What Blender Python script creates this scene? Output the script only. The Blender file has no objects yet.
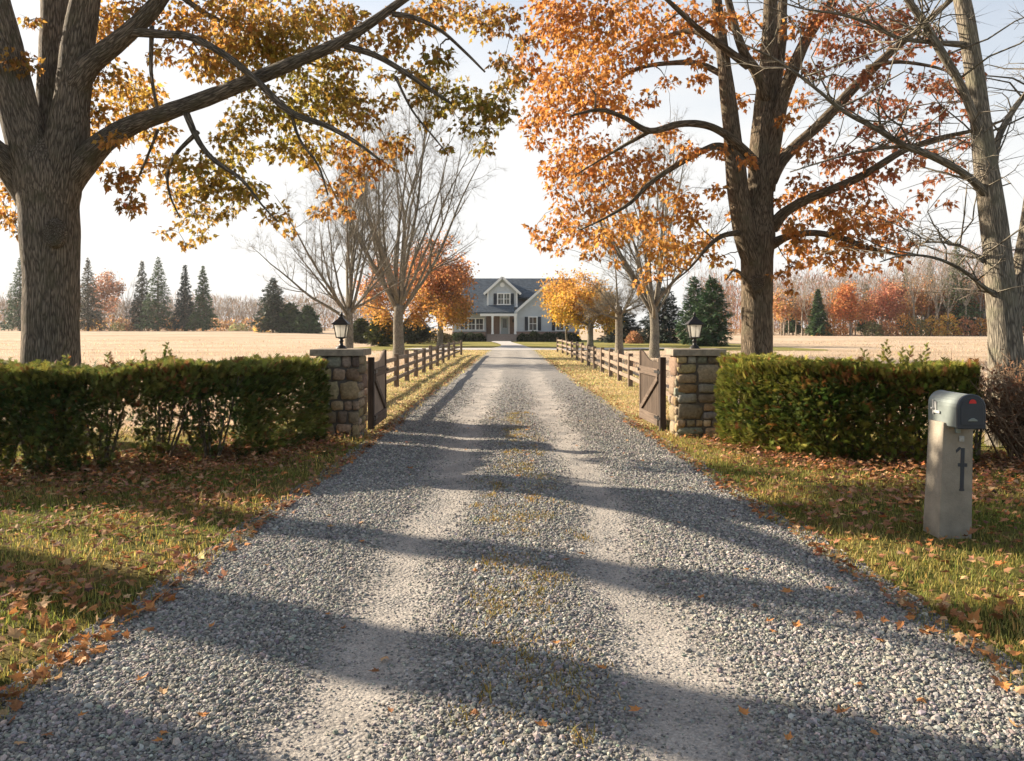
import bpy, bmesh, math, random
import numpy as np
from mathutils import Vector, Matrix
R = np.random.default_rng(11)
random.seed(5)
S = bpy.context.scene
COL = S.collection
PI = math.pi
CAM_H, FPX, CX, HY = 1.65, 800.0, 512.0, 328.0      # survey of the photograph: eye height, focal length, horizon

def at(px, py, D):
    """where a measured picture point lies at a real distance D"""
    return np.array([(px - CX) / FPX * D, D, CAM_H - (py - HY) / FPX * D])

# ------------------------------------------------------------------ objects
def link(o, parent=None):
    COL.objects.link(o)
    if parent is not None: o.parent = parent
    return o
def tag(o, label=None, cat=None, group=None, kind=None):
    if label: o['label'] = label
    if cat: o['category'] = cat
    if group: o['group'] = group
    if kind: o['kind'] = kind
    return o
def thing(name, label, cat, loc=(0, 0, 0), rz=0, group=None):
    o = bpy.data.objects.new(name, None); o.empty_display_size = .2
    o.location = loc; o.rotation_euler = (0, 0, rz)
    return tag(link(o), label, cat, group)
def copy_tree(o, parent=None):
    c = o.copy(); COL.objects.link(c)
    if parent is not None: c.parent = parent
    for ch in [x for x in COL.objects if x.parent == o]: copy_tree(ch, c)
    return c

def np_mesh(name, V, groups, mat, parent=None, smooth=False, cols=None, vec=None):
    """groups: list of (M,k) int face arrays"""
    me = bpy.data.meshes.new(name)
    V = np.ascontiguousarray(V, np.float32)
    groups = [np.asarray(g, np.int32) for g in groups if len(g)]
    nl = sum(g.size for g in groups); nf = sum(len(g) for g in groups)
    me.vertices.add(len(V)); me.vertices.foreach_set('co', V.ravel())
    me.loops.add(nl); me.polygons.add(nf)
    me.loops.foreach_set('vertex_index', np.concatenate([g.ravel() for g in groups]))
    tot = np.concatenate([np.full(len(g), g.shape[1], np.int32) for g in groups])
    st = np.concatenate([[0], np.cumsum(tot)[:-1]]).astype(np.int32)
    me.polygons.foreach_set('loop_start', st)
    me.polygons.foreach_set('use_smooth', np.full(nf, smooth, bool))
    me.update(calc_edges=True)
    if cols is not None:
        a = me.attributes.new('col', 'FLOAT_COLOR', 'POINT')
        c = np.ones((len(V), 4), np.float32); c[:, :3] = cols; a.data.foreach_set('color', c.ravel())
    if vec is not None:
        a = me.attributes.new('bk', 'FLOAT_VECTOR', 'POINT'); a.data.foreach_set('vector', np.ascontiguousarray(vec, np.float32).ravel())
    me.materials.append(mat)
    o = bpy.data.objects.new(name, me)
    return link(o, parent)

class MB:
    """collects shapes (boxes, bars, tubes, prisms) into one mesh"""
    def __init__(s): s.V = []; s.F = []; s.C = []; s.n = 0; s.K = []
    def add(s, V, F, col=None, vec=None):
        V = np.asarray(V, float); s.V.append(V)
        s.F += [[i + s.n for i in f] for f in F]
        s.C.append(np.tile(np.array(col if col is not None else (1, 1, 1), float), (len(V), 1)))
        s.K.append(np.asarray(vec, float) if vec is not None else V)
        s.n += len(V)
    def box(s, c, d, rot=None, col=None, taper=1.0):
        c = np.array(c, float); h = np.array(d, float) / 2
        P = np.array([[x, y, z] for z in (-1, 1) for y in (-1, 1) for x in (-1, 1)], float)
        P[4:, :2] *= taper
        P = P * h
        if rot is not None: P = P @ np.array(rot).T
        s.add(P + c, [[0, 2, 3, 1], [4, 5, 7, 6], [0, 1, 5, 4], [2, 6, 7, 3], [0, 4, 6, 2], [1, 3, 7, 5]], col)
    def bar(s, a, b, w, t, up=(0, 0, 1), col=None):
        a = np.array(a, float); b = np.array(b, float); d = b - a; L = np.linalg.norm(d); d /= L
        u = np.array(up, float); x = np.cross(u, d)
        if np.linalg.norm(x) < 1e-6: x = np.cross((1, 0, 0), d)
        x /= np.linalg.norm(x); y = np.cross(d, x)
        s.box((a + b) / 2, (w, t, L), np.stack([x, y, d], 1), col)
    def prism(s, poly, axis, a, b, col=None):
        """poly: 2-D outline, extruded along axis 0/1/2 from a to b"""
        n = len(poly); V = []
        for v in (a, b):
            for p in poly:
                q = list(p); q.insert(axis, v); V.append(q)
        F = [list(range(n))[::-1], list(range(n, 2 * n))] + [[i, (i + 1) % n, n + (i + 1) % n, n + i] for i in range(n)]
        s.add(V, F, col)
    def lathe(s, prof, n=16, c=(0, 0, 0), col=None, flat=None):
        V = []; F = []
        for r, z in prof:
            for k in range(n):
                a = 2 * PI * (k + .5) / n; V.append([c[0] + r * math.cos(a), c[1] + r * math.sin(a), c[2] + z])
        for i in range(len(prof) - 1):
            for k in range(n):
                k2 = (k + 1) % n; F.append([i * n + k, i * n + k2, (i + 1) * n + k2, (i + 1) * n + k])
        F.append(list(range(n))[::-1]); F.append([(len(prof) - 1) * n + k for k in range(n)])
        s.add(V, F, col)
    def tube(s, pts, rad, n=6, col=None):
        V, F, K = tube(pts, rad, n); s.add(V, F, col, K)
    def build(s, name, mat, parent=None, smooth=False, bevel=0, cols=False, vec=False, seg=1):
        me = bpy.data.meshes.new(name)
        V = np.concatenate(s.V)
        me.from_pydata(V.tolist(), [], s.F); me.update()
        if cols:
            a = me.attributes.new('col', 'FLOAT_COLOR', 'POINT'); c = np.ones((len(V), 4), np.float32)
            c[:, :3] = np.concatenate(s.C); a.data.foreach_set('color', c.ravel())
        if vec:
            a = me.attributes.new('bk', 'FLOAT_VECTOR', 'POINT')
            a.data.foreach_set('vector', np.concatenate(s.K).astype(np.float32).ravel())
        bm = bmesh.new(); bm.from_mesh(me)
        bmesh.ops.recalc_face_normals(bm, faces=bm.faces)
        if bevel:
            es = [e for e in bm.edges if len(e.link_faces) == 2 and e.calc_face_angle(0) > .6]
            bmesh.ops.bevel(bm, geom=es, offset=bevel, segments=seg, profile=.6, affect='EDGES', clamp_overlap=True)
        bm.to_mesh(me); bm.free()
        me.polygons.foreach_set('use_smooth', np.full(len(me.polygons), smooth, bool))
        me.materials.append(mat)
        return link(bpy.data.objects.new(name, me), parent)

def tube(pts, rad, n=6):
    P = np.asarray(pts, float); m = len(P)
    r = np.asarray(rad, float) if np.ndim(rad) else np.full(m, rad)
    T = np.gradient(P, axis=0); T /= np.linalg.norm(T, axis=1)[:, None] + 1e-9
    u = np.cross(T[0], (0.13, 1, 0.07)); 
    if np.linalg.norm(u) < .05: u = np.cross(T[0], (1, 0, 0))
    L = np.concatenate([[0], np.cumsum(np.linalg.norm(np.diff(P, axis=0), axis=1))])
    a = np.arange(n) * 2 * PI / n; ca, sa = np.cos(a), np.sin(a)
    V = np.empty((m, n, 3)); K = np.empty((m, n, 3))
    for i in range(m):
        u = u - T[i] * (u @ T[i]); u /= np.linalg.norm(u) + 1e-9; v = np.cross(T[i], u)
        V[i] = P[i] + r[i] * (ca[:, None] * u + sa[:, None] * v)
        K[i, :, 0] = ca * r[i]; K[i, :, 1] = sa * r[i]; K[i, :, 2] = L[i]
    F = []
    for i in range(m - 1):
        for k in range(n):
            k2 = (k + 1) % n; F.append([i * n + k, i * n + k2, (i + 1) * n + k2, (i + 1) * n + k])
    F.append([k for k in range(n)][::-1]); F.append([(m - 1) * n + k for k in range(n)])
    return V.reshape(-1, 3), F, K.reshape(-1, 3)

def spline(pts, per=6):
    """Catmull-Rom through rows (any width)"""
    P = np.asarray(pts, float)
    Q = np.concatenate([[2 * P[0] - P[1]], P, [2 * P[-1] - P[-2]]]); out = []
    for i in range(1, len(Q) - 2):
        for t in np.arange(per) / per:
            a, b, c, d = Q[i - 1:i + 3]
            out.append(.5 * (2 * b + (c - a) * t + (2 * a - 5 * b + 4 * c - d) * t * t + (3 * b - a - 3 * c + d) * t ** 3))
    out.append(P[-1]); return np.array(out)

# ------------------------------------------------------------------ many small shapes at once
def frames(nrm, spin):
    """rotation matrices whose z axis is nrm, spun by spin"""
    n = nrm / (np.linalg.norm(nrm, axis=1)[:, None] + 1e-9)
    h = np.where(np.abs(n[:, 2:3]) < .95, [[0, 0, 1.]], [[1., 0, 0]])
    x = np.cross(h, n); x /= np.linalg.norm(x, axis=1)[:, None]; y = np.cross(n, x)
    c, s = np.cos(spin)[:, None], np.sin(spin)[:, None]
    return np.stack([x * c + y * s, -x * s + y * c, n], 2)
def frames_dir(y, hint):
    """y axis along y, z as near to hint as can be"""
    y = y / (np.linalg.norm(y, axis=1)[:, None] + 1e-9)
    x = np.cross(y, hint); x /= np.linalg.norm(x, axis=1)[:, None] + 1e-9
    return np.stack([x, y, np.cross(x, y)], 2)
def inst(bV, bF, pos, rot, sc):
    n = len(bV); N = len(pos)
    sc = np.asarray(sc, float)
    if sc.ndim == 1: sc = sc[:, None]
    V = bV[None] * sc[:, None, :]
    V = np.einsum('nij,nkj->nki', rot, V) + pos[:, None, :]
    F = (np.asarray(bF)[None] + (np.arange(N) * n)[:, None, None]).reshape(-1, len(bF[0]))
    return V.reshape(-1, 3), F
def merge(parts):
    """[(V, F, perVertexCol or None)] -> V, [F...], cols"""
    n = 0; Vs = []; Fs = []; Cs = []
    for V, F, C in parts:
        Vs.append(V); Fs.append(np.asarray(F) + n); n += len(V)
        if C is not None: Cs.append(C)
    return np.concatenate(Vs), Fs, (np.concatenate(Cs) if Cs else None)
def percol(c, k): return np.repeat(c, k, axis=0)
def jit(base, N, amt=.25, hue=.08):
    b = np.asarray(base, float); b = np.tile(b, (N, 1)) if b.ndim == 1 else b
    return np.clip(b * (1 + R.normal(0, amt, (N, 1))) * (1 + R.normal(0, hue, (N, 3))), .004, .95)

def maple(lobes=5, deep=.52):
    """one five-lobed leaf, stalk at the origin, length 1 along +y, cupped; a fan of triangles"""
    pts = [(0, 0), (.08, .10), (.26, .05), (.19, .20), (.44, .44), (.22, .44), (.21, .60), (.12, .62), (0, 1.0)]
    pts = pts + [(-x, y) for x, y in pts[-2:0:-1]]
    V = [(0, .33, .0)] + [(x, y, -.42 * abs(x) ** 1.15 - .22 * (y - .33) ** 2 * (1 if y > .33 else .4)) for x, y in pts]
    n = len(pts)
    return np.array(V, float), np.array([[0, 1 + i, 1 + (i + 1) % n] for i in range(n)])
MAPLE = maple()
def curled():
    V, F = maple(); V = V.copy()
    V[:, 2] = .75 * np.abs(V[:, 0]) ** 1.3 + .5 * np.clip(V[:, 1] - .4, 0, 1) ** 1.5 + .05
    return V, F
CURLED = curled()
LEAF4 = (np.array([[0, 0, 0], [.32, .45, -.06], [0, 1, -.1], [-.32, .45, -.06]], float), np.array([[0, 1, 2], [0, 2, 3]]))
SPIKE = (np.array([[1, 0, 0], [-.5, .87, 0], [-.5, -.87, 0], [0, 0, 1]], float), np.array([[0, 1, 3], [1, 2, 3], [2, 0, 3]]))
def spray(n=7, w=.055):
    """a flat feathery yew / spruce shoot, length 1 along +y"""
    V = []; F = []
    def tri(a, b, wd):
        a = np.array(a, float); b = np.array(b, float); d = b - a; p = np.array([-d[1], d[0], 0]); p /= np.linalg.norm(p)
        i = len(V); V.extend([a - p * wd, a + p * wd, b]); F.append([i, i + 1, i + 2])
    tri((0, 0, 0), (0, 1, .05), .05)
    for k in range(n):
        t = .12 + .8 * k / n; L = .42 * (1 - .6 * t)
        for s in (-1, 1): tri((0, t, .02), (s * L, t + L * .75, .06 * (k % 2)), w)
    return np.array(V, float), np.array(F)
SPRAY = spray()

# ------------------------------------------------------------------ materials
class NT:
    def __init__(s, name):
        s.m = bpy.data.materials.new(name); s.m.use_nodes = True; s.t = s.m.node_tree; s.n = s.t.nodes; s.l = s.t.links
        s.b = s.n['Principled BSDF']; s.out = s.n['Material Output']; s.b.inputs['Specular IOR Level'].default_value = .25
    def new(s, typ, ins=None, **kw):
        n = s.n.new('ShaderNode' + typ)
        for k, v in kw.items(): setattr(n, k, v)
        for k, v in (ins or {}).items(): s.put(n.inputs[k], v)
        return n
    def put(s, sock, v):
        if isinstance(v, bpy.types.NodeSocket): s.l.new(v, sock)
        elif isinstance(v, bpy.types.Node): s.l.new(v.outputs[0], sock)
        elif isinstance(v, (tuple, list)) and len(v) == 3 and sock.type == 'RGBA': sock.default_value = (*v, 1)
        else: sock.default_value = v
    def set(s, **kw):
        for k, v in kw.items(): s.put(s.b.inputs[k.replace('_', ' ')], v)
        return s
    def coord(s, sc=(1, 1, 1), kind='Object'):
        return s.new('Mapping', {'Vector': s.new('TexCoord').outputs[kind], 'Scale': sc}).outputs[0]
    def attr(s, nm): return s.new('Attribute', attribute_name=nm)
    def noise(s, sc, det=4, vec=None, rough=.55, dist=0):
        return s.new('TexNoise', {'Scale': sc, 'Detail': det, 'Roughness': rough, 'Distortion': dist, **({'Vector': vec} if vec is not None else {})}).outputs['Fac']
    def voro(s, sc, vec=None, feature='F1', out='Distance'):
        return s.new('TexVoronoi', {'Scale': sc, **({'Vector': vec} if vec is not None else {})}, feature=feature).outputs[out]
    def ramp(s, f, stops, interp='LINEAR'):
        n = s.new('ValToRGB', {'Fac': f}); e = n.color_ramp; e.interpolation = interp
        while len(e.elements) < len(stops): e.elements.new(.5)
        for el, (p, c) in zip(e.elements, stops):
            el.position = p; el.color = (*c, 1) if isinstance(c, (tuple, list)) else (c, c, c, 1)
        return n.outputs[0]
    def mix(s, f, a, b, mode='MIX'):
        n = s.new('Mix', data_type='RGBA', blend_type=mode)
        s.put(n.inputs[0], f); s.put(n.inputs[6], a); s.put(n.inputs[7], b); return n.outputs[2]
    def math(s, op, a, b=0.0, c=0.0, clamp=False):
        n = s.new('Math', operation=op, use_clamp=clamp); s.put(n.inputs[0], a); s.put(n.inputs[1], b); s.put(n.inputs[2], c); return n.outputs[0]
    def bump(s, h, d=.02, st=1.0):
        s.put(s.b.inputs['Normal'], s.new('Bump', {'Height': h, 'Distance': d, 'Strength': st}).outputs[0]); return s

def m_leaf(name, trans=.58, rough=.55, boost=1.2, spec=.3):
    t = NT(name); c = t.attr('col').outputs['Color']
    n = t.noise(35, 2, t.coord())
    c2 = t.mix(.35, c, t.mix(1, c, t.ramp(n, [(.3, .45), (.7, 1.35)]), 'MULTIPLY'))
    t.set(Base_Color=c2, Roughness=rough, Specular_IOR_Level=spec)
    tr = t.new('BsdfTranslucent', {'Color': t.mix(1, c2, (boost,) * 3, 'MULTIPLY')})
    mx = t.new('MixShader', {0: trans, 1: t.b.outputs[0], 2: tr.outputs[0]})
    t.l.new(mx.outputs[0], t.out.inputs[0]); return t.m
def m_bark(name, dark, light, moss=None, sc=1.0, depth=.03, pale=0.0):
    t = NT(name); v = t.attr('bk').outputs['Vector']
    mp = t.new('Mapping', {'Vector': v, 'Scale': (1, 1, .11)}).outputs[0]
    f1 = t.noise(34 * sc, 7, mp, .62, 1.2); wv = t.new('VectorMath', {0: mp, 1: t.new('VectorMath', {0: t.new('TexNoise', {'Scale': 9 * sc, 'Detail': 3, 'Vector': mp}).outputs['Color'], 1: (.06, .06, .06)}, operation='MULTIPLY').outputs[0]}, operation='ADD').outputs[0]; v1 = t.voro(24 * sc, wv, 'DISTANCE_TO_EDGE')
    h = t.math('ADD', t.math('MULTIPLY', t.ramp(v1, [(0, 0), (.22, 1)]), .45), f1)
    c = t.ramp(h, [(.42, dark), (.74, tuple((a * .6 + b * .4) for a, b in zip(dark, light))), (1.0, light)])
    big = t.noise(1.3, 3, t.coord())
    c = t.mix(.5, c, t.mix(1, c, t.ramp(big, [(.3, (.6, .62, .6)), (.7, (1.3, 1.22, 1.12))]), 'MULTIPLY'))
    if moss:
        c = t.mix(t.ramp(t.noise(3.5, 5, t.coord()), [(.52, 0), (.7, .75)]), c, moss)
    t.set(Base_Color=c, Roughness=.9, Specular_IOR_Level=.1); t.bump(h, depth); return t.m
def m_flat(name, c, rough=.6, metal=0, var=.2, sc=8, spec=.3, bump=0, bsc=60):
    t = NT(name)
    n = t.noise(sc, 5, t.coord())
    t.set(Base_Color=t.mix(1, c, t.ramp(n, [(.25, 1 - var), (.75, 1 + var)]), 'MULTIPLY'), Roughness=rough, Metallic=metal, Specular_IOR_Level=spec)
    if bump: t.bump(t.noise(bsc, 4, t.coord()), bump)
    return t.m
def m_attr(name, rough=.85, nsc=40, bump=.003, spec=.25, var=.35):
    t = NT(name); c = t.attr('col').outputs['Color']; n = t.noise(nsc, 5, t.coord())
    t.set(Base_Color=t.mix(1, c, t.ramp(n, [(.2, 1 - var), (.8, 1 + var)]), 'MULTIPLY'), Roughness=rough, Specular_IOR_Level=spec)
    if bump: t.bump(n, bump)
    return t.m
def m_wood(name, c, grain=(40, 40, 2.5), dark=.55, rough=.85, bump=.003):
    t = NT(name); n = t.noise(1, 6, t.coord(grain), .6, .4); b = t.noise(2.2, 3, t.coord())
    k = t.mix(1, c, t.ramp(n, [(.3, dark), (.7, 1.25)]), 'MULTIPLY')
    t.set(Base_Color=t.mix(1, k, t.ramp(b, [(.3, .8), (.7, 1.15)]), 'MULTIPLY'), Roughness=rough, Specular_IOR_Level=.15); t.bump(n, bump); return t.m

M = {}
M['leaf'] = m_leaf('autumn_leaf'); M['yew'] = m_leaf('hedge_needles', .25, .75, 1.2, .1); M['needle'] = m_leaf('conifer_needles', .15, .6, 1.1)
M['grass'] = m_leaf('grass_blade', .4, .6, 1.25, .2); M['dryleaf'] = m_leaf('fallen_leaf', .2, .75, 1.1, .15)
M['bark_maple'] = m_bark('furrowed_bark', (.078, .067, .055), (.34, .29, .23), (.13, .12, .075), 1.7, .06)
M['bark_oak'] = m_bark('brown_bark', (.065, .052, .038), (.29, .23, .165), (.16, .14, .09), 1.8, .04)
M['bark_grey'] = m_bark('grey_bark', (.09, .08, .066), (.33, .29, .23), (.20, .19, .13), 1.6, .018)
M['bark_pale'] = m_bark('pale_bark', (.18, .155, .13), (.52, .45, .37), None, 1.2, .02)
M['twig_brown'] = m_bark('brown_twig_bark', (.13, .085, .055), (.34, .23, .15), None, 2.5, .004)
M['twig'] = m_bark('twig_bark', (.07, .055, .04), (.23, .18, .13), None, 2.5, .005)
SUN_E, EXPO, HAZE = 5.0, 1.58, 0.00016
CLOUD = (3.45, 3.42, 3.36)
# ================================================================== the setting
EL, AZ = 23.0, -64.0         # low sun, ahead and to the left
SUN = np.array([math.sin(math.radians(AZ)) * math.cos(math.radians(EL)), math.cos(math.radians(AZ)) * math.cos(math.radians(EL)), math.sin(math.radians(EL))])
def sstep(a, b, x):
    t = np.clip((np.asarray(x, float) - a) / (b - a), 0, 1); return t * t * (3 - 2 * t)
def wob(x, y, s=1.0, ph=0.0):
    return (np.sin(x * 1.7 * s + ph + 1.3 * np.sin(y * .9 * s)) + np.sin(y * 2.3 * s + 2 * ph + np.sin(x * 1.1 * s)) + .5 * np.sin((x + y) * 4.1 * s + ph)) / 2.5
def hwL(y): return np.interp(y, [0, 3.4, 6, 10, 13, 20, 45, 60], [2.22, 2.18, 2.12, 2.02, 1.98, 1.9, 1.62, 1.5]) + .045 * wob(y, 3.1 * y, 1.1)
def hwR(y): return np.interp(y, [0, 3.6, 5.5, 7.2, 11, 13, 20, 45, 60], [2.38, 2.33, 2.28, 2.24, 2.12, 2.05, 1.92, 1.62, 1.5]) + .045 * wob(y, 2.7 * y, 1.2, 2)
def zfield(x, y): return 1.0 * sstep(60, 185, y) * sstep(-8, -40, x) + .25 * sstep(60, 150, y) * sstep(15, 60, x)
def zlawn(x, y):
    e = np.where(x < 0, -x - hwL(y), x - hwR(y))
    return .012 + .03 * sstep(-.02, .5, e) + .012 * wob(x, y, .8) * sstep(.1, 1, e)
def zdrive(x, y):
    return .028 + .03 * (1 - np.clip(np.abs(x) / 2.2, 0, 1) ** 2) - .022 * np.exp(-((np.abs(x - .03) - .72) / .3) ** 2) * np.interp(y, [20, 60], [1, .5])

def grid(name, X, Y, zf, mat, kind='structure', par=None):
    n, m = X.shape
    V = np.stack([X, Y, zf(X, Y)], 2).reshape(-1, 3)
    i = np.arange(n * m).reshape(n, m)
    F = np.stack([i[:-1, :-1], i[:-1, 1:], i[1:, 1:], i[1:, :-1]], 2).reshape(-1, 4)
    o = np_mesh(name, V, [F], mat, par, True)
    if kind: o['kind'] = kind
    return o

# --- ground: dry field
t = NT('dry_field'); v = t.coord()
big = t.noise(.06, 5, t.coord((1, 2.2, 1))); fine = t.noise(9, 6, t.coord((1, .6, 1)), .7); mid = t.noise(.7, 5, t.coord((1, 2.5, 1)), .6)
c = t.ramp(big, [(.3, (.40, .30, .20)), (.5, (.51, .395, .285)), (.7, (.56, .45, .335))])
c = t.mix(.6, c, t.mix(1, c, t.ramp(mid, [(.3, (.66, .64, .57)), (.62, (1.08, 1.06, 1.04))]), 'MULTIPLY'))
c = t.mix(.6, c, t.mix(1, c, t.ramp(fine, [(.3, .48), (.7, 1.3)]), 'MULTIPLY'))
t.set(Base_Color=c, Roughness=1, Specular_IOR_Level=.05); t.bump(fine, .08); M['field'] = t.m
xs = np.concatenate([[-1500, -700, -320], np.arange(-200, 201, 8), [320, 700, 1500]]); ys = np.concatenate([[-60, -20], np.arange(0, 241, 6), [320, 500, 900, 1600]])
X, Y = np.meshgrid(xs, ys, indexing='ij')
grid('ground', X.T, Y.T, lambda x, y: zfield(x, y) - .03, M['field'])

# --- lawns beside the drive
t = NT('lawn_soil'); v = t.coord(); sx = t.new('SeparateXYZ', {'Vector': v})
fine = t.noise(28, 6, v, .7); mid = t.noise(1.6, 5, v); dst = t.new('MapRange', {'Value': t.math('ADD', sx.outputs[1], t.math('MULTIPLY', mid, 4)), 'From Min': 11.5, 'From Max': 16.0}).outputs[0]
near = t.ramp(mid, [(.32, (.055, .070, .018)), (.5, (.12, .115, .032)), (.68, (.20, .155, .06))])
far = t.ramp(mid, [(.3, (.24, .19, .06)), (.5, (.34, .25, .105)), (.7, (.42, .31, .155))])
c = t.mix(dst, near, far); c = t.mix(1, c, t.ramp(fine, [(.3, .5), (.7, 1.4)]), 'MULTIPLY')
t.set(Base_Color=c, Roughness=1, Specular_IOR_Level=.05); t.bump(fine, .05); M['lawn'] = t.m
def lawn(side):
    yy = np.concatenate([np.arange(-4, 16, .25), np.arange(16, 62, 1.0)])
    u = np.concatenate([np.linspace(0, .6, 9), np.linspace(.8, 1.9, 6), [3, 5, 8, 14]])
    Yg, U = np.meshgrid(yy, u, indexing='ij')
    U = np.where((Yg > 12.4) & (U > 1.5), 1.5 + (U - 1.5) * .05, U)
    hw = hwL(Yg) if side < 0 else hwR(Yg)
    X = side * (hw - .06 + U)
    if side > 0: X, Yg = X[::-1], Yg[::-1]
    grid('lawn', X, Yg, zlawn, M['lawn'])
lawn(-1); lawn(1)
t = NT('house_lawn'); v = t.coord(); fine = t.noise(6, 6, v, .7); mid = t.noise(.25, 5, t.coord((1, 2, 1)))
c = t.ramp(mid, [(.3, (.13, .14, .035)), (.5, (.22, .20, .06)), (.7, (.33, .27, .11))]); c = t.mix(1, c, t.ramp(fine, [(.3, .65), (.7, 1.25)]), 'MULTIPLY')
t.set(Base_Color=c, Roughness=1, Specular_IOR_Level=.05); t.bump(fine, .06); M['hlawn'] = t.m
X, Y = np.meshgrid(np.concatenate([np.linspace(-13, 24, 50)]), np.linspace(59, 112, 28), indexing='ij')
X = X * (1 + .06 * wob(Y, X, .2)); 
grid('lawn', X.T, Y.T, lambda x, y: np.full_like(x, -.012), M['hlawn'])

# --- the gravel drive
t = NT('gravel_bed'); v = t.coord(); sx = t.new('SeparateXYZ', {'Vector': v})
wv = t.new('VectorMath', {0: v, 1: t.new('Combine' + 'XYZ', {'X': t.math('MULTIPLY', t.math('SUBTRACT', t.noise(1.1, 4, t.coord((1, .35, 1))), .5), .55)})}, operation='ADD')
xw = t.new('SeparateXYZ', {'Vector': wv.outputs[0]}).outputs[0]
tr = t.math('ABSOLUTE', t.math('SUBTRACT', t.math('ABSOLUTE', t.math('SUBTRACT', xw, .03)), .72))
track = t.ramp(tr, [(.14, 1), (.62, 0)], 'EASE')
vo = t.voro(52, v, out='Color'); vd = t.voro(52, v); v2 = t.voro(120, v, out='Color'); big = t.noise(1.4, 5, v); fine = t.noise(140, 4, v, .7)
gv = t.new('SeparateColor', {'Color': vo}).outputs[0]; g2 = t.new('SeparateColor', {'Color': v2}).outputs[0]
stone = t.ramp(gv, [(0, (.13, .135, .14)), (.5, (.26, .26, .255)), (.85, (.38, .37, .35)), (1, (.47, .45, .42))])
stone = t.mix(1, stone, t.ramp(vd, [(.25, 1.0), (.75, .35)]), 'MULTIPLY')
dust = t.mix(.55, (.355, .315, .265), t.ramp(g2, [(0, (.17, .165, .16)), (.6, (.33, .305, .275)), (1, (.50, .46, .41))]))
dust = t.mix(1, dust, t.ramp(big, [(.3, .8), (.7, 1.15)]), 'MULTIPLY')
mk = t.math('MULTIPLY', track, t.ramp(t.noise(3.5, 5, t.coord((1, .5, 1)), .65), [(.34, .35), (.55, 1)]), clamp=True)
yfar = t.new('MapRange', {'Value': sx.outputs[1], 'From Min': 11, 'From Max': 40, 'To Min': 0, 'To Max': .8}).outputs[0]
mk2 = t.math('MAXIMUM', mk, yfar)
c = t.mix(mk2, stone, dust)
t.set(Base_Color=c, Roughness=.95, Specular_IOR_Level=.15)
hh = t.math('ADD', t.math('MULTIPLY', t.math('MULTIPLY', t.math('SUBTRACT', .8, vd), t.math('SUBTRACT', 1, t.math('MULTIPLY', mk, .75))), 1.0), t.math('MULTIPLY', fine, .22))
t.bump(hh, .022); M['gravel'] = t.m
yy = np.concatenate([np.arange(-4, 14, .12), np.arange(14, 60.01, .5)]); uu = np.linspace(-1, 1, 41)
Yg, U = np.meshgrid(yy, uu, indexing='ij')
X = np.where(U < 0, U * (hwL(Yg) + .12), U * (hwR(Yg) + .12))
drv = grid('driveway', X, Yg, zdrive, M['gravel'])
# the turning loop before the house and the pale front walk
t = NT('pale_gravel'); g2 = t.new('SeparateColor', {'Color': t.voro(30, t.coord(), out='Color')}).outputs[0]
t.set(Base_Color=t.mix(.5, t.ramp(g2, [(0, (.25, .24, .23)), (1, (.5, .47, .44))]), (.42, .39, .36)), Roughness=.95); M['pale'] = t.m
def strip(name, pts, mat, z):
    P = spline(pts, 8); u = np.linspace(-1, 1, 7)
    T = np.gradient(P[:, :2], axis=0); T /= np.linalg.norm(T, axis=1)[:, None]; Nn = np.stack([T[:, 1], -T[:, 0]], 1)
    X = P[:, 0:1] + Nn[:, 0:1] * P[:, 2:3] * u; Y = P[:, 1:2] + Nn[:, 1:2] * P[:, 2:3] * u
    return grid(name, X, Y, lambda x, y: np.full_like(x, z), mat)
strip('driveway', [(-8, 62.3, 1.6), (-5, 61.5, 2.4), (0, 61, 3.0), (5, 61.5, 2.6), (13, 63.5, 1.8)], M['pale'], .062)
strip('path', [(0, 62, 1.75), (.05, 66, 1.35), (.0, 74, 1.0), (-.6, 84, .95), (-1.2, 92, 1.1), (-1.25, 98, 1.2)], M['pale'], .072)

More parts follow.
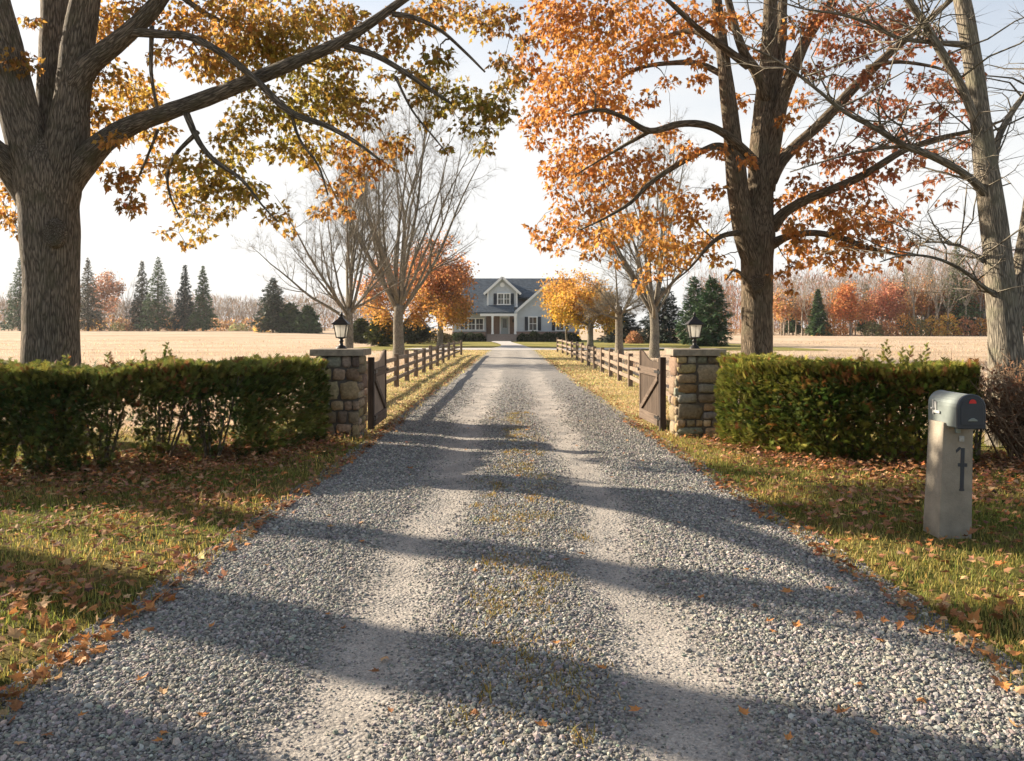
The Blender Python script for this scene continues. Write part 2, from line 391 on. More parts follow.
# --- loose gravel
ico = None
def pebbles():
    bm = bmesh.new(); bmesh.ops.create_icosphere(bm, subdivisions=1, radius=1)
    V = np.array([v.co[:] for v in bm.verts]); F = np.array([[v.index for v in f.verts] for f in bm.faces]); bm.free()
    bands = [(2.3, 5.2, 118000), (5.2, 8.5, 85000), (8.5, 14, 55000), (13, 26, 30000)]
    parts = []; 
    for (a, b, n) in bands:
        y = R.uniform(a, b, n); x = R.uniform(-2.32, 2.42, n)
        tr = np.abs(np.abs(x - .03 + .16 * wob(x * .3, y, .6)) - .72); pt = (np.clip((tr - .10) / .42, 0, 1) * .84 + .16) * sstep(27, 11, y)
        pt *= np.where(np.abs(x) > 2.0, .8, 1); keep = (R.random(n) < pt) & (x > -hwL(y) - .05 + R.normal(0, .05, n)) & (x < hwR(y) + .05 + R.normal(0, .05, n))
        x, y, tr = x[keep], y[keep], tr[keep]; n = len(x)
        s = np.exp(R.normal(0, .33, n)) * .0063 * np.clip(.62 + tr * 1.2, .55, 1.2) * (1.12 if a > 5 else 1) * (1.15 if a > 8 else 1) * (1.35 if a > 12 else 1)
        s = np.clip(s, .0028, .017)
        sc = s[:, None] * R.uniform(.65, 1.3, (n, 3)); sc[:, 2] *= .72
        nr = np.stack([R.normal(0, .45, n), R.normal(0, .45, n), np.ones(n)], 1)
        pos = np.stack([x, y, zdrive(x, y) + sc[:, 2] * .38], 1)
        for k in range(4):
            q = np.arange(n) % 4 == k
            W = V * (1 + R.normal(0, .17, (len(V), 1)))
            Vv, Ff = inst(W, F, pos[q], frames(nr[q], R.uniform(0, 6.3, q.sum())), sc[q])
            w = R.random(q.sum())[:, None]; base = (1 - w) * np.array([.128, .122, .113]) + w * np.array([.33, .31, .272])
            base = np.where(R.random((q.sum(), 1)) < .07, np.array([.40, .36, .31]), base)
            parts.append((Vv, Ff, percol(jit(base, q.sum(), .15, .05), len(V))))
    V_, F_, C_ = merge(parts)
    o = np_mesh('gravel', V_, F_, m_attr('gravel_stone', .85, 90, .0015, .2, .3), None, False, C_); o['kind'] = 'stuff'
pebbles()

# --- grass
def blades(x, y, z, h, w, col, lean=.5):
    n = len(x); a = R.uniform(0, 2 * PI, n); d = np.stack([np.cos(a), np.sin(a), np.zeros(n)], 1); l = np.abs(R.normal(lean, .3, n))[:, None]
    p = np.stack([x, y, z], 1); s = np.stack([-np.sin(a), np.cos(a), np.zeros(n)], 1) * w[:, None]
    up = np.array([[0, 0, 1.]]) * h[:, None]
    mid = p + up * .55 + d * l * h[:, None] * .28; tip = p + up * .95 + d * l * h[:, None] * .9
    V = np.stack([p - s, p + s, mid + s * .75, mid - s * .75, tip], 1).reshape(-1, 3)
    i = np.arange(n)[:, None] * 5
    Q = i + np.array([[0, 1, 2, 3]]); T = i + np.array([[3, 2, 4]])
    return V, Q, T, percol(col, 5)
def tuftcol(x, y, n, pal):
    w = .5 + .5 * wob(x, y, 1.4, 1) + R.normal(0, .25, n); w = np.clip(w, 0, 1)[:, None]
    return jit((1 - w) * np.array(pal[0]) + w * np.array(pal[1]), n, .25, .1)
def scatter_lawn(side, y0, y1, n, xmax, h, w, pal, name=None):
    y = y0 + (y1 - y0) * R.random(n) ** 1.25
    e = R.random(n) ** 1.2 * xmax - .07
    x = side * ((hwL(y) if side < 0 else hwR(y)) + e)
    ok = R.random(n) < .30 + .70 * sstep(-.5, .45, wob(x, y, 2.6, 3) + R.normal(0, .25, n)); x, y = x[ok], y[ok]; n = len(x)
    hh = h * np.exp(R.normal(0, .35, n)) * (1 + .55 * (R.random(n) < .06)); 
    return blades(x, y, zlawn(x, y) - .005, hh, w * np.exp(R.normal(0, .25, n)), tuftcol(x, y, n, pal))
def stuff_blades(name, sets):
    n = 0; Vs = []; G = []; C = []
    for V, Q, T, c in sets:
        Vs.append(V); G += [Q + n, T + n]; C.append(c); n += len(V)
    o = np_mesh(name, np.concatenate(Vs), G, M['grass'], None, False, np.concatenate(C)); o['kind'] = 'stuff'; return o
G1 = ((.135, .17, .03), (.42, .32, .10)); G2 = ((.31, .28, .10), (.60, .46, .26))
for side in (-1, 1):
    stuff_blades('grass', [scatter_lawn(side, 2.6, 7, 62000, 4.6, .040, .0028, G1), scatter_lawn(side, 7, 13, 46000, 5.2, .045, .0040, G1),
                           scatter_lawn(side, 12, 24, 34000, 2.2, .034, .006, G2), scatter_lawn(side, 22, 58, 26000, 2.4, .042, .014, G2)])
# dry field grass just beyond the hedges and fences
def fieldgrass(n, y0, y1):
    y = y0 + (y1 - y0) * R.random(n) ** 1.6; x = (R.random(n) * 2 - 1) * (y * .75 + 2)
    ok = (np.abs(x) > 3.6 + .02 * y) & ~((x > -15) & (x < 30) & (y > 57)) & (R.random(n) < .25 + .75 * sstep(-.3, .4, wob(x, y, .35))); x, y = x[ok], y[ok]; n = len(x)
    w = np.clip(.5 + .4 * wob(x, y, .5) + R.normal(0, .3, n), 0, 1)[:, None]
    return blades(x, y, zfield(x, y) - .03, np.interp(y, [10, 25, 80], [.17, .12, .10]) * np.exp(R.normal(0, .3, n)), np.interp(y, [10, 40, 90], [.005, .012, .025]), jit((1 - w) * np.array([.42, .30, .19]) + w * np.array([.60, .455, .31]), n, .2, .06))
stuff_blades('field_grass', [fieldgrass(60000, 11.8, 40), fieldgrass(40000, 35, 100)])
# weeds along the crown of the drive
def weeds():
    xs, ys = [], []
    for k in range(190):
        y = 3.1 + 12 * R.random() ** 1.2; x = .06 + R.normal(0, .17); m = R.integers(14, 70); s = R.uniform(.02, .09)
        xs.append(x + R.normal(0, s, m)); ys.append(y + R.normal(0, s * 1.6, m))
    x = np.concatenate(xs); y = np.concatenate(ys); n = len(x)
    return blades(x, y, zdrive(x, y), .020 * np.exp(R.normal(0, .4, n)), np.full(n, .0035), tuftcol(x, y, n, ((.13, .12, .03), (.42, .28, .09))), .9)
stuff_blades('weeds', [weeds()])

# --- fallen leaves
BROWN = np.array([[.26, .12, .05], [.34, .17, .08], [.20, .10, .055], [.44, .26, .13], [.38, .15, .05], [.30, .16, .09]])
def litter(pos, size, flat=.35):
    n = len(pos); nr = np.stack([R.normal(0, flat, n), R.normal(0, flat, n), np.ones(n)], 1)
    nr[R.random(n) < .25, 2] *= -1
    rot = frames(nr, R.uniform(0, 6.3, n)); s = size * np.exp(R.normal(0, .22, n)); q = R.random(n) < .5
    p = []
    for b, k in ((MAPLE, q), (CURLED, ~q)):
        pp = pos[k].copy(); pp -= np.einsum('nij,j->ni', rot[k], np.array([0, .4, 0])) * s[k][:, None]
        V, F = inst(b[0], b[1], pp, rot[k], s[k]); p.append((V, F, percol(jit(BROWN[R.integers(0, 6, k.sum())], k.sum(), .25, .08), len(b[0]))))
    return p
def lawn_pts(side, n, f):
    """f draws (edge distance, y)"""
    e, y = f(n); x = side * ((hwL(y) if side < 0 else hwR(y)) + e); return np.stack([x, y, zlawn(x, y) + R.uniform(.035, .07, len(x))], 1)
P = []
for side in (-1, 1):
    k = 1.0 if side < 0 else .8
    P.append(lawn_pts(side, int(650 * k), lambda n: (np.abs(R.normal(0, .12, n)) - .12, R.uniform(2.4, 14, n))))
    P.append(lawn_pts(side, int(650 * k), lambda n: (np.abs(R.normal(0, .22, n)), R.uniform(12, 40, n))))
    P.append(lawn_pts(side, int(3000 * k), lambda n: (R.random(n) * 5, 2.8 + R.random(n) * 7)))
    # clumps blown together
    for j in range(70):
        a = R.uniform(.2, 4.2); b = R.uniform(3, 8.5); m = R.integers(15, 50)
        P.append(lawn_pts(side, m, lambda n: (a + R.normal(0, .3, n), b + R.normal(0, .16, n))))
# ================================================================== hedges
def hedge(name, label, pts, half, H, dens, n, colf, sprigs, stems, spots=()):
    root = thing(name, label, 'hedge', (pts[0][0], pts[0][1], 0))
    P = spline(pts, 10); T = np.gradient(P, axis=0); T /= np.linalg.norm(T, axis=1)[:, None]
    L = np.concatenate([[0], np.cumsum(np.linalg.norm(np.diff(P, axis=0), axis=1))])
    def place(s, off, z):
        x = np.interp(s, L, P[:, 0]); y = np.interp(s, L, P[:, 1]); tx = np.interp(s, L, T[:, 0]); ty = np.interp(s, L, T[:, 1])
        return np.stack([x + ty * off, y - tx * off, z], 1), np.stack([ty, -tx], 1)
    s = R.random(n) * L[-1]; a = R.random(n)
    shell = R.random(n) < .8
    # a rounded section: sides and top
    side = np.where(R.random(n) < .5, -1, 1.0); onTop = R.random(n) < .38
    bul = 1 + .16 * wob(s * 1.5, s * .7) + .10 * wob(s * 4, s * 2, 1, 2)
    dep = np.where(shell, np.abs(R.normal(0, .05, n)), R.random(n) * half)
    z = np.where(onTop, H - dep * .8, .03 + (H - .05) * R.random(n) ** .9)
    rnd = np.sqrt(np.clip(1 - np.clip((z / H - .72) / .3, 0, 1) ** 2, 0.02, 1)) * (.90 + .1 * np.clip(z / .5, 0, 1))
    off = np.where(onTop, (R.random(n) * 2 - 1) * half * .95, side * (half * rnd - dep)) * bul
    endt = np.minimum(s, L[-1] - s) / .35; off *= np.sqrt(np.clip(endt * (2 - endt), .05, 1)) ** (endt < 1)
    z = z * (1 + .045 * wob(s * 2.2, s) + .018 * wob(s * 7, s * 3)) + .01
    p, nrm = place(s, off, z)
    keep = R.random(n) < dens(p[:, 0], p[:, 1], p[:, 2]); p, off, nrm, onTop, z = p[keep], off[keep], nrm[keep], onTop[keep], z[keep]; n = len(p)
    y = np.stack([nrm[:, 0] * np.sign(off), nrm[:, 1] * np.sign(off), np.full(n, .55)], 1) + R.normal(0, .45, (n, 3)); y[onTop, 2] += 1.0
    rot = frames_dir(y, np.array([[0, 0, 1.]]) + R.normal(0, .5, (n, 3)))
    sz = .078 * np.exp(R.normal(0, .28, n))
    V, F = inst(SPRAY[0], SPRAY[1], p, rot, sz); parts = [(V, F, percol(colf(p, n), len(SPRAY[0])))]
    for (sx, sy, zz, lean) in sprigs:                     # unclipped shoots
        for k in range(28):
            t_ = k / 28; q = np.array([[sx + lean * t_ * .12 + R.normal(0, .008), sy + R.normal(0, .01), H - .05 + (zz - H + .05) * t_]])
            yv = np.array([[R.normal(0, .6), R.normal(0, .6), .6]]); V, F = inst(SPRAY[0], SPRAY[1], q, frames_dir(yv, R.normal(0, 1, (1, 3))), np.array([.085 * (1.2 - t_ * .6)])); parts.append((V, F, percol(colf(q, 1), len(SPRAY[0]))))
    V, F, C = merge(parts); np_mesh('foliage', V, F, M['yew'], root, False, C)
    base = [place(np.array([sc + R.normal(0, .07)]), np.array([R.normal(0, .06)]), np.array([0.]))[0] for sc in np.arange(.25, L[-1], stems)]
    if len(spots): base = [c for c in base if min(abs(c[0][0] - q[0]) for q in spots) > .4] + [np.array([[a, b, 0.]]) for a, b in spots]
    for c in base:
        mb = MB()
        for j in range(R.integers(5, 8)):
            a_ = R.uniform(0, 2 * PI); r = R.uniform(.12, .42); h = H * R.uniform(.72, .97)
            b = c[0] + np.array([math.cos(a_) * .05, math.sin(a_) * .05, 0]); e = c[0] + np.array([math.cos(a_) * r, math.sin(a_) * r * .8, h])
            m = (b + e) / 2 + np.array([math.cos(a_) * r * .05, math.sin(a_) * r * .05, 0]) + R.normal(0, .03, 3)
            pp = spline([b - [0, 0, .05], m, e], 4); mb.tube(pp, np.linspace(R.uniform(.013, .024), .005, len(pp)), 5)
            for q in range(5):
                i = R.integers(2, len(pp) - 1); d = R.normal(0, 1, 3); d[2] = abs(d[2]) * .7; d /= np.linalg.norm(d)
                mb.tube([pp[i], pp[i] + d * .12 + [0, 0, .01], pp[i] + d * .25 + [0, 0, .05]], [.006, .004, .002], 3)
        mb.build('stem', M['twig'], root, True, vec=True)
    for o in list(root.children): o.location = -Vector(root.location)
    return root
def yewcol(p, n, brown=.06):
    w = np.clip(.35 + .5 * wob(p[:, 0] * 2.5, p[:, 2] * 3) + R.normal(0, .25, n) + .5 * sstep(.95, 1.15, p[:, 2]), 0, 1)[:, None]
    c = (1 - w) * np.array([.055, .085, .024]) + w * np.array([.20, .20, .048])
    b = (R.random(n) < brown + .25 * sstep(.4, .9, wob(p[:, 0] * 1.3, p[:, 1] * 2.1 + p[:, 2] * 2, 1, 4)))[:, None]
    return jit(np.where(b, np.array([.24, .115, .045]), c), n, .25, .08)
def densL(x, y, z):
    pxx = 512 + x / y * 800; o = np.maximum(shrubs(pxx, z, CS), np.maximum(sstep(90, 82, pxx) * sstep(18, 27, pxx), sstep(228, 240, pxx)))
    o = np.maximum(o, sstep(.80, .95, z)); fine = sstep(-.1, .6, wob(x * 5.2, z * 6.5, 1.2, 1.2))
    lowmid = sstep(90, 100, pxx) * sstep(245, 225, pxx) * sstep(.9, .7, z)
    return np.clip(o * (1 - .35 * fine * sstep(1.0, .8, z) * sstep(75, 95, pxx)) * (1 - .45 * lowmid), .035, 1)
def shrubs(px, z, cs):
    o = np.zeros_like(z)
    for c, w in cs: ww = w * (.22 + .78 * np.clip(z / .85, 0, 1) ** .8); o = np.maximum(o, sstep(1.12, .80, np.abs(px - c) / ww))
    return o
CS = [(4, 22), (104, 23), (152, 30), (205, 34)]
SPOTS = [((c - 512) / 800 * 9.35, 9.3 + .25 * (c > 130)) for c, w in CS] + [(-5.7, 9.0)]
def densR(x, y, z):
    mid = sstep(4.15, 4.6, x); holes = sstep(.0, .7, wob(x * 3.1, z * 3.6, 1.3, 2.2))
    return np.clip(1 - mid * (.50 * holes + .49 * sstep(.85, .55, z + .18 * wob(x * 2.7, x, 1, 1)) * (.75 + .25 * holes)) * sstep(1.06, .92, z), .03, 1)
hl = [(-9.6, 8.0), (-7.4, 8.5), (-5.5, 8.95), (-3.85, 9.65), (-3.24, 10.6), (-3.12, 11.6)]
hr = [(3.34, 11.45), (3.50, 10.6), (3.95, 9.95), (4.75, 9.6), (5.45, 9.4)]
hedge('yew_hedge', 'dark green yew hedge below the thick maple trunk, bare stems showing through its gaps', hl, .48, 1.14, densL, 76000, yewcol,
      [(-4.25, 9.7, 1.47, .6), (-4.15, 9.75, 1.40, -.4), (-4.75, 9.5, 1.36, -.5), (-6.0, 9.1, 1.36, .3), (-5.2, 9.25, 1.33, .5), (-4.4, 9.7, 1.38, -.8)], .48, SPOTS)
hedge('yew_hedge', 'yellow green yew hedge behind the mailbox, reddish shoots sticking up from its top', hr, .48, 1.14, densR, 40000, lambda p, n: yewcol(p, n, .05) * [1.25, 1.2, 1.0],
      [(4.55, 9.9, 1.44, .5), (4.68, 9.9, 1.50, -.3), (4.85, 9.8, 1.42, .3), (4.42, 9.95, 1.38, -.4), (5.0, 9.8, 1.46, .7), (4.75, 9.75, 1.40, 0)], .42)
# the leafless brown shrub at the end of that hedge
def twiggy(name, label, cat, c, w, d, H, nst, leafn, col):
    root = thing(name, label, cat, c); mb = MB(); tips = []
    for k in range(nst):
        b = np.array([R.normal(0, w * .18), R.normal(0, d * .2), -.05]); e = np.array([R.uniform(-w, w), R.uniform(-d, d), H * R.uniform(.6, 1.02)])
        m = (b + e) / 2 + R.normal(0, .06, 3); pp = spline([b, m, e], 5); mb.tube(pp, np.linspace(R.uniform(.010, .022), .004, len(pp)), 4)
        for q in range(11):
            i = R.integers(4, len(pp) - 1); dd = R.normal(0, 1, 3); dd[2] = abs(dd[2]); dd /= np.linalg.norm(dd); L = R.uniform(.12, .38)
            e2 = pp[i] + dd * L; mb.tube([pp[i], (pp[i] + e2) / 2 + R.normal(0, .02, 3), e2], [.005, .0035, .002], 3); tips += [e2, (pp[i] + e2) / 2]
            for q2 in range(2):
                d3 = dd + R.normal(0, .7, 3); mb.tube([e2 - dd * L * .4, e2 - dd * L * .4 + d3 * .09], [.003, .0015], 3)
    mb.build('branches', M['twig_brown'], root, True, vec=True)
    tips = np.array(tips); p = tips[R.integers(0, len(tips), leafn)] + R.normal(0, .04, (leafn, 3))
    V, F = inst(LEAF4[0], LEAF4[1], p, frames(R.normal(0, 1, (leafn, 3)), R.uniform(0, 6, leafn)), .05 * np.exp(R.normal(0, .3, leafn)))
    np_mesh('foliage', V, [F], M['dryleaf'], root, False, percol(jit(col, leafn), 4)); return root
twiggy('bare_shrub', 'leafless brown twiggy shrub at the end of the hedge past the mailbox', 'shrub', (6.15, 9.45, 0), 1.0, .5, 1.26, 95, 1800, (.17, .085, .045))
# dead leaves heaped below the hedges
def hedge_litter(pts, n, s0=0):
    P_ = spline(pts, 10); i = R.integers(0, len(P_) - 1, n); f = R.random(n)[:, None]; q = P_[i] * (1 - f) + P_[i + 1] * f
    q = q + np.stack([R.normal(0, .45, n), R.normal(-.18, .55, n)], 1)
    return np.stack([q[:, 0], q[:, 1], zlawn(q[:, 0], q[:, 1]) + .025 + np.abs(R.normal(0, .04, n))], 1)
P += [hedge_litter(hl, 9500), hedge_litter(hr, 5600), hedge_litter([(5.4, 9.4), (8, 9.0)], 1500)]
P = np.concatenate(P); px = 512 + P[:, 0] / np.maximum(P[:, 1], .5) * 800; py = 328 + (1.65 - P[:, 2]) / np.maximum(P[:, 1], .5) * 800
vis = (px > 5) & (px < 1019) & (py < 755)
order = np.argsort(np.where(vis, P[:, 1], 99)); near, rest = P[order[:225]], P[order[225:]]
V, F, C = merge(litter(rest[rest[:, 1] > 2.2], .062)); o = np_mesh('leaf_litter', V, F, M['dryleaf'], None, False, C); o['kind'] = 'stuff'
# single leaves: those nearest on the grass, and every one on the gravel
def leaf_proto(base, col, nm):
    V, F = base; V = V.copy(); V[:, 1] -= .4; V[:, 2] += .03 * np.sin(V[:, 0] * 9 + len(nm))
    c = jit(col, len(V), .12, .04); me = np_mesh('fallen_leaf', V, [F], M['dryleaf'], None, False, c).data
    bpy.data.objects.remove([x for x in COL.objects if x.data == me][0]); return me
KL = [('brown', (.27, .12, .05)), ('orange', (.50, .22, .07)), ('tan', (.50, .30, .15))]
protos = [[leaf_proto(b, c, n + str(i)) for i, b in enumerate((MAPLE, CURLED))] for n, c in KL]
dl = []
for k in range(74):
    y = 3.05 + 11 * R.random() ** 1.7; dl.append([R.uniform(-hwL(y) + .15, hwR(y) - .12) if R.random() < .62 else R.choice([-1, 1]) * R.uniform(1.35, 2.0), y, 0])
# leaves one can pick out by name in the photograph
dl += [list(at(601, 684, 3.70)), list(at(556, 659, 3.98)), list(at(496, 660, 3.97)), list(at(921, 712, 3.43)), list(at(328, 627, 4.41)), list(at(142, 693, 3.61)), list(at(82, 730, 3.28)), list(at(880, 650, 4.1)), list(at(797, 638, 4.25)), list(at(636, 727, 3.3))]
def put_leaf(p, z, k, size, label, group, tilt):
    o = bpy.data.objects.new('fallen_leaf', protos[k][R.integers(0, 2)]); COL.objects.link(o); o.location = (p[0], p[1], z)
    o.rotation_euler = (R.normal(0, tilt), R.normal(0, tilt), R.uniform(0, 6.3)); s = size * math.exp(R.normal(0, .2)); o.scale = (s, s, s); tag(o, label, 'leaf', group)
for i, p in enumerate(dl):
    k = int(R.choice(3, p=[.25, .5, .25])) if i < 74 else 1
    put_leaf(p, float(zdrive(p[0], p[1])) + .022, k, .062, f'small {KL[k][0]} fallen maple leaf lying loose on the gravel drive', f'{KL[k][0]} leaves on the gravel', .12)
for p in near:
    k = int(R.choice(3, p=[.45, .3, .25])); sd = 'mailbox side of' if p[0] > 0 else 'shaded maple side of'
    put_leaf(p, p[2], k, .066, f'{KL[k][0]} fallen maple leaf in the grass on the {sd} the drive', f'{KL[k][0]} leaves on the grass, {sd} the drive', .5)

# ================================================================== gate pillars
sb = bmesh.new(); bmesh.ops.create_cube(sb, size=2); bmesh.ops.subdivide_edges(sb, edges=sb.edges, cuts=3, use_grid_fill=True)
SV = np.array([v.co[:] for v in sb.verts]); sb.faces.ensure_lookup_table(); SF = np.array([[v.index for v in f.verts] for f in sb.faces]); sb.free()
sp = np.stack([SV[:, i] * np.sqrt(np.clip(1 - SV[:, (i + 1) % 3] ** 2 / 2 - SV[:, (i + 2) % 3] ** 2 / 2 + SV[:, (i + 1) % 3] ** 2 * SV[:, (i + 2) % 3] ** 2 / 3, 0, 1)) for i in range(3)], 1)
STONE = SV * .58 + sp * .42
M['stone'] = m_attr('field_stone', .9, 26, .008, .2, .45)
M['mortar'] = m_flat('mortar', (.10, .085, .07), .95, bump=.01, bsc=50)
M['cap'] = m_flat('cap_stone', (.235, .195, .145), .9, var=.35, sc=14, bump=.008, bsc=45)
STC = np.array([[.27, .21, .145], [.21, .175, .135], [.34, .265, .18], [.25, .24, .22], [.30, .225, .15], [.17, .14, .11], [.36, .305, .225], [.26, .195, .125]]) * [.90, .83, .71]
def pillar(label, x0, x1, y0, y1, H, seed):
    rg = np.random.default_rng(seed); cx, cy = (x0 + x1) / 2, (y0 + y1) / 2
    root = thing('stone_pillar', label, 'gate pillar', (cx, cy, 0)); w, d = x1 - x0, y1 - y0; parts = []
    def face(L, fn):
        z = -.05
        while z < H - .02:
            h = min(rg.choice([.11, .15, .19, .24, .29]), H - z);
            if H - z - h < .07: h = H - z
            a = -L / 2
            while a < L / 2 - .01:
                b = min(rg.uniform(.8, 1.7) * max(h, .13), L / 2 - a)
                if L / 2 - a - b < .09: b = L / 2 - a
                if h > .19 and rg.random() < .4: subs = [(z, h * .5), (z + h * .5, h * .5)]
                else: subs = [(z, h)]
                for (zz, hh) in subs:
                    sc = np.array([b / 2 - .006, .075 + rg.uniform(-.012, .016), hh / 2 - .006])
                    V = STONE * (1 + rg.normal(0, .06, (len(STONE), 3))) * sc; th = rg.normal(0, .05); V[:, [0, 2]] = V[:, [0, 2]] @ np.array([[math.cos(th), -math.sin(th)], [math.sin(th), math.cos(th)]])
                    V += [a + b / 2, 0, zz + hh / 2]; V = fn(V)
                    parts.append((V, SF, percol(jit(STC[rg.integers(0, 8)][None], 1, .18, .05), len(V))))
                a += b
            z += h
    ins = .055
    face(w, lambda V: V * [1, 1, 1] + [0, -d / 2 + ins, 0]); face(w, lambda V: V * [-1, -1, 1] + [0, d / 2 - ins, 0])
    face(d, lambda V: np.stack([V[:, 1] - w / 2 + ins, -V[:, 0], V[:, 2]], 1)); face(d, lambda V: np.stack([-V[:, 1] + w / 2 - ins, V[:, 0], V[:, 2]], 1))
    V, F, C = merge(parts); np_mesh('stonework', V, F, M['stone'], root, True, C)
    m = MB(); m.box((0, 0, H / 2 - .05), (w - .035, d - .035, H + .06)); m.build('mortar_core', M['mortar'], root)
    m = MB(); m.box((0, 0, H + .048), (w + .14, d + .14, .10)); o = m.build('capstone', M['cap'], root, bevel=.014, seg=2); return root
pillar('stone gate pillar beside the dark yew hedge, tan rounded fieldstones', -2.90, -2.25, 11.8, 12.34, 1.24, 3)
pillar('stone gate pillar beside the yellow green hedge, squarer stones with one face in sun', 2.43, 3.08, 11.8, 12.34, 1.24, 8)

# ================================================================== lanterns
M['black'] = m_flat('black_iron', (.018, .017, .016), .45, .3, .3, 20, .5)
t = NT('frosted_glass'); t.set(Base_Color=(.80, .78, .72), Roughness=.25, Specular_IOR_Level=.5)
tr = t.new('BsdfTranslucent', {'Color': (.85, .82, .76)}); g = t.new('BsdfTransparent', {'Color': (.9, .9, .88)})
mx = t.new('MixShader', {0: .55, 1: t.b.outputs[0], 2: tr.outputs[0]}); mx2 = t.new('MixShader', {0: .30, 1: mx.outputs[0], 2: g.outputs[0]}); t.l.new(mx2.outputs[0], t.out.inputs[0]); M['frost'] = t.m
def lantern(label, x, y, z):
    root = thing('lantern', label, 'lantern', (x, y, z))
    m = MB(); m.lathe([(.085, 0), (.085, .014), (.07, .022), (.06, .045), (.03, .058), (.026, .10), (.036, .115), (.036, .128), (.024, .135), (.024, .15), (.05, .158), (.062, .17)], 20); m.build('pedestal', M['black'], root, True)
    m = MB(); q = 4
    for k in range(4):
        a = PI / 2 * k + PI / 4; c, s = math.cos(a), math.sin(a); m.bar((.088 * c, .088 * s, .168), (.135 * c, .135 * s, .372), .012, .012)
        a2 = a + PI / 2; c2, s2 = math.cos(a2), math.sin(a2)
        for r, zz in ((.088, .172), (.135, .368)): m.bar((r * c, r * s, zz), (r * c2, r * s2, zz), .012, .014)
        m.bar((.112 * (c + c2) / 2 * .8, .112 * (s + s2) / 2 * .8, .172), (.134 * (c + c2) / 2, .134 * (s + s2) / 2, .368), .006, .006)
    m.build('frame', M['black'], root)
    m = MB(); m.lathe([(.083, .172), (.128, .366)], 4); m.build('glass', M['frost'], root)
    m = MB(); m.lathe([(.172, .372), (.168, .382), (.10, .43), (.062, .452), (.055, .456), (.05, .475), (.02, .492)], 4); m.build('roof', M['black'], root)
    m = MB(); m.lathe([(.012, .488), (.018, .505), (.028, .518), (.018, .535), (.008, .55), (.002, .565)], 12); m.build('finial', M['black'], root, True)
    m = MB(); m.lathe([(.022, .16), (.022, .27), (.006, .275), (.003, .30)], 12); m.build('candle', m_flat('candle', (.7, .66, .56), .6), root, True)
lantern('black lantern with frosted panes on the pillar beside the dark yew hedge', -2.575, 12.07, 1.335)
lantern('black lantern with frosted panes on the pillar beside the yellow green hedge', 2.755, 12.07, 1.335)

# ================================================================== gates
M['gatewood'] = m_wood('weathered_gate_wood', (.085, .062, .046), (45, 45, 3)); M['gaterail'] = m_wood('gate_rail_wood', (.135, .10, .075), (3, 45, 45))
M['fencewood'] = m_wood('weathered_fence_wood', (.25, .19, .14), (3, 30, 30)); M['postwood'] = m_wood('post_wood', (.20, .15, .11), (35, 35, 3))
def gate(label, x, y, rz, s, bm):
    root = thing('wooden_gate', label, 'gate', (x, y, 0), rz); L = 1.46
    m = MB(); m.box((-.01, 0, .57), (.095, .095, 1.24)); m.build('hinge_post', m_wood('dark_post', (.055, .042, .034), (40, 40, 3)), root, bevel=.006)
    def top(u): return 1.10 + .0 * u + .16 * sstep(.35, 1.0, u) ** 1.5
    m = MB(); n = 11
    for k in range(n):                     # boards, one pattern
        a, b = .07 + (L - .08) * k / n, .07 + (L - .08) * (k + 1) / n - .008; u0, u1 = k / n, (k + 1) / n
        m.prism([(a, .10), (b, .10), (b, top(u1)), (a, top(u0))], 1, -.012, .012)
    m.build('boards', bm, root)
    m = MB(); m.box((L + .02, 0, .66), (.09, .06, 1.22)); m.build('end_stile', M['gatewood'], root, bevel=.008)
    m = MB(); m.box((.09, 0, .60), (.08, .055, 1.08)); m.build('hinge_stile', M['gatewood'], root, bevel=.006)
    for z, h in ((.17, .17), (.93, .13)):
        m = MB(); m.box((L / 2 + .055, s * .031, z), (L - .165, .034, h)); m.build('rail', M['gaterail'], root, bevel=.005)
    m = MB(); m.bar((.17, s * .030, .85), (L - .08, s * .030, .27), .032, .085, up=(0, 0, 1)); m.build('brace', M['gaterail'], root, bevel=.004)
    for z in (.22, .95):
        m = MB(); m.box((.14, s * .052, z), (.36, .008, .045)); m.lathe([(.016, -.04), (.016, .04)], 8, (.048, s * .05, z)); m.build('strap_hinge', M['black'], root)
    m = MB(); m.box((L - .05, s * .055, .93), (.12, .012, .03)); m.lathe([(.012, -.03), (.012, .03)], 8, (L - .02, s * .065, .93)); m.build('latch', M['black'], root)
gate('brown wooden gate open beside the pillar of tan rounded stones, its face in shade', -2.22, 12.62, math.radians(90 + 1.0), -1, m_wood('pale_gate_boards', (.29, .225, .17), (45, 45, 3)))
gate('brown wooden gate open beside the pillar with a sunny face', 2.37, 12.62, math.radians(90 + 3.5), 1, M['gatewood'])

# ================================================================== fences
def fence(label, pts, H, seed):
    rg = np.random.default_rng(seed); root = thing('rail_fence', label, 'fence', (pts[0][0], pts[0][1], 0)); O = np.array([pts[0][0], pts[0][1], 0])
    tops = []
    for i, (x, y) in enumerate(pts):
        h = H + rg.normal(0, .02); z = -.1; lean = rg.normal(0, .012, 2)
        m = MB(); m.bar(np.array([x, y, z]) - O, np.array([x + lean[0], y + lean[1], h]) - O, .13, .13, up=(0, 1, 0)); m.build('post', M['postwood'], root, bevel=.012); tops.append((x, y))
    for i in range(len(pts) - 1):
        a, b = np.array([*tops[i], 0.]), np.array([*tops[i + 1], 0.]); d = (b - a) / np.linalg.norm(b - a)
        for z in (.30, .56, .82):
            m = MB(); m.bar(a - O + [.0, 0, z + rg.normal(0, .012)] + d * .066, b - O + [0, 0, z + rg.normal(0, .012)] - d * .066, .05, .105, up=(0, 0, 1)); m.build('rail', M['fencewood'], root, bevel=.008)
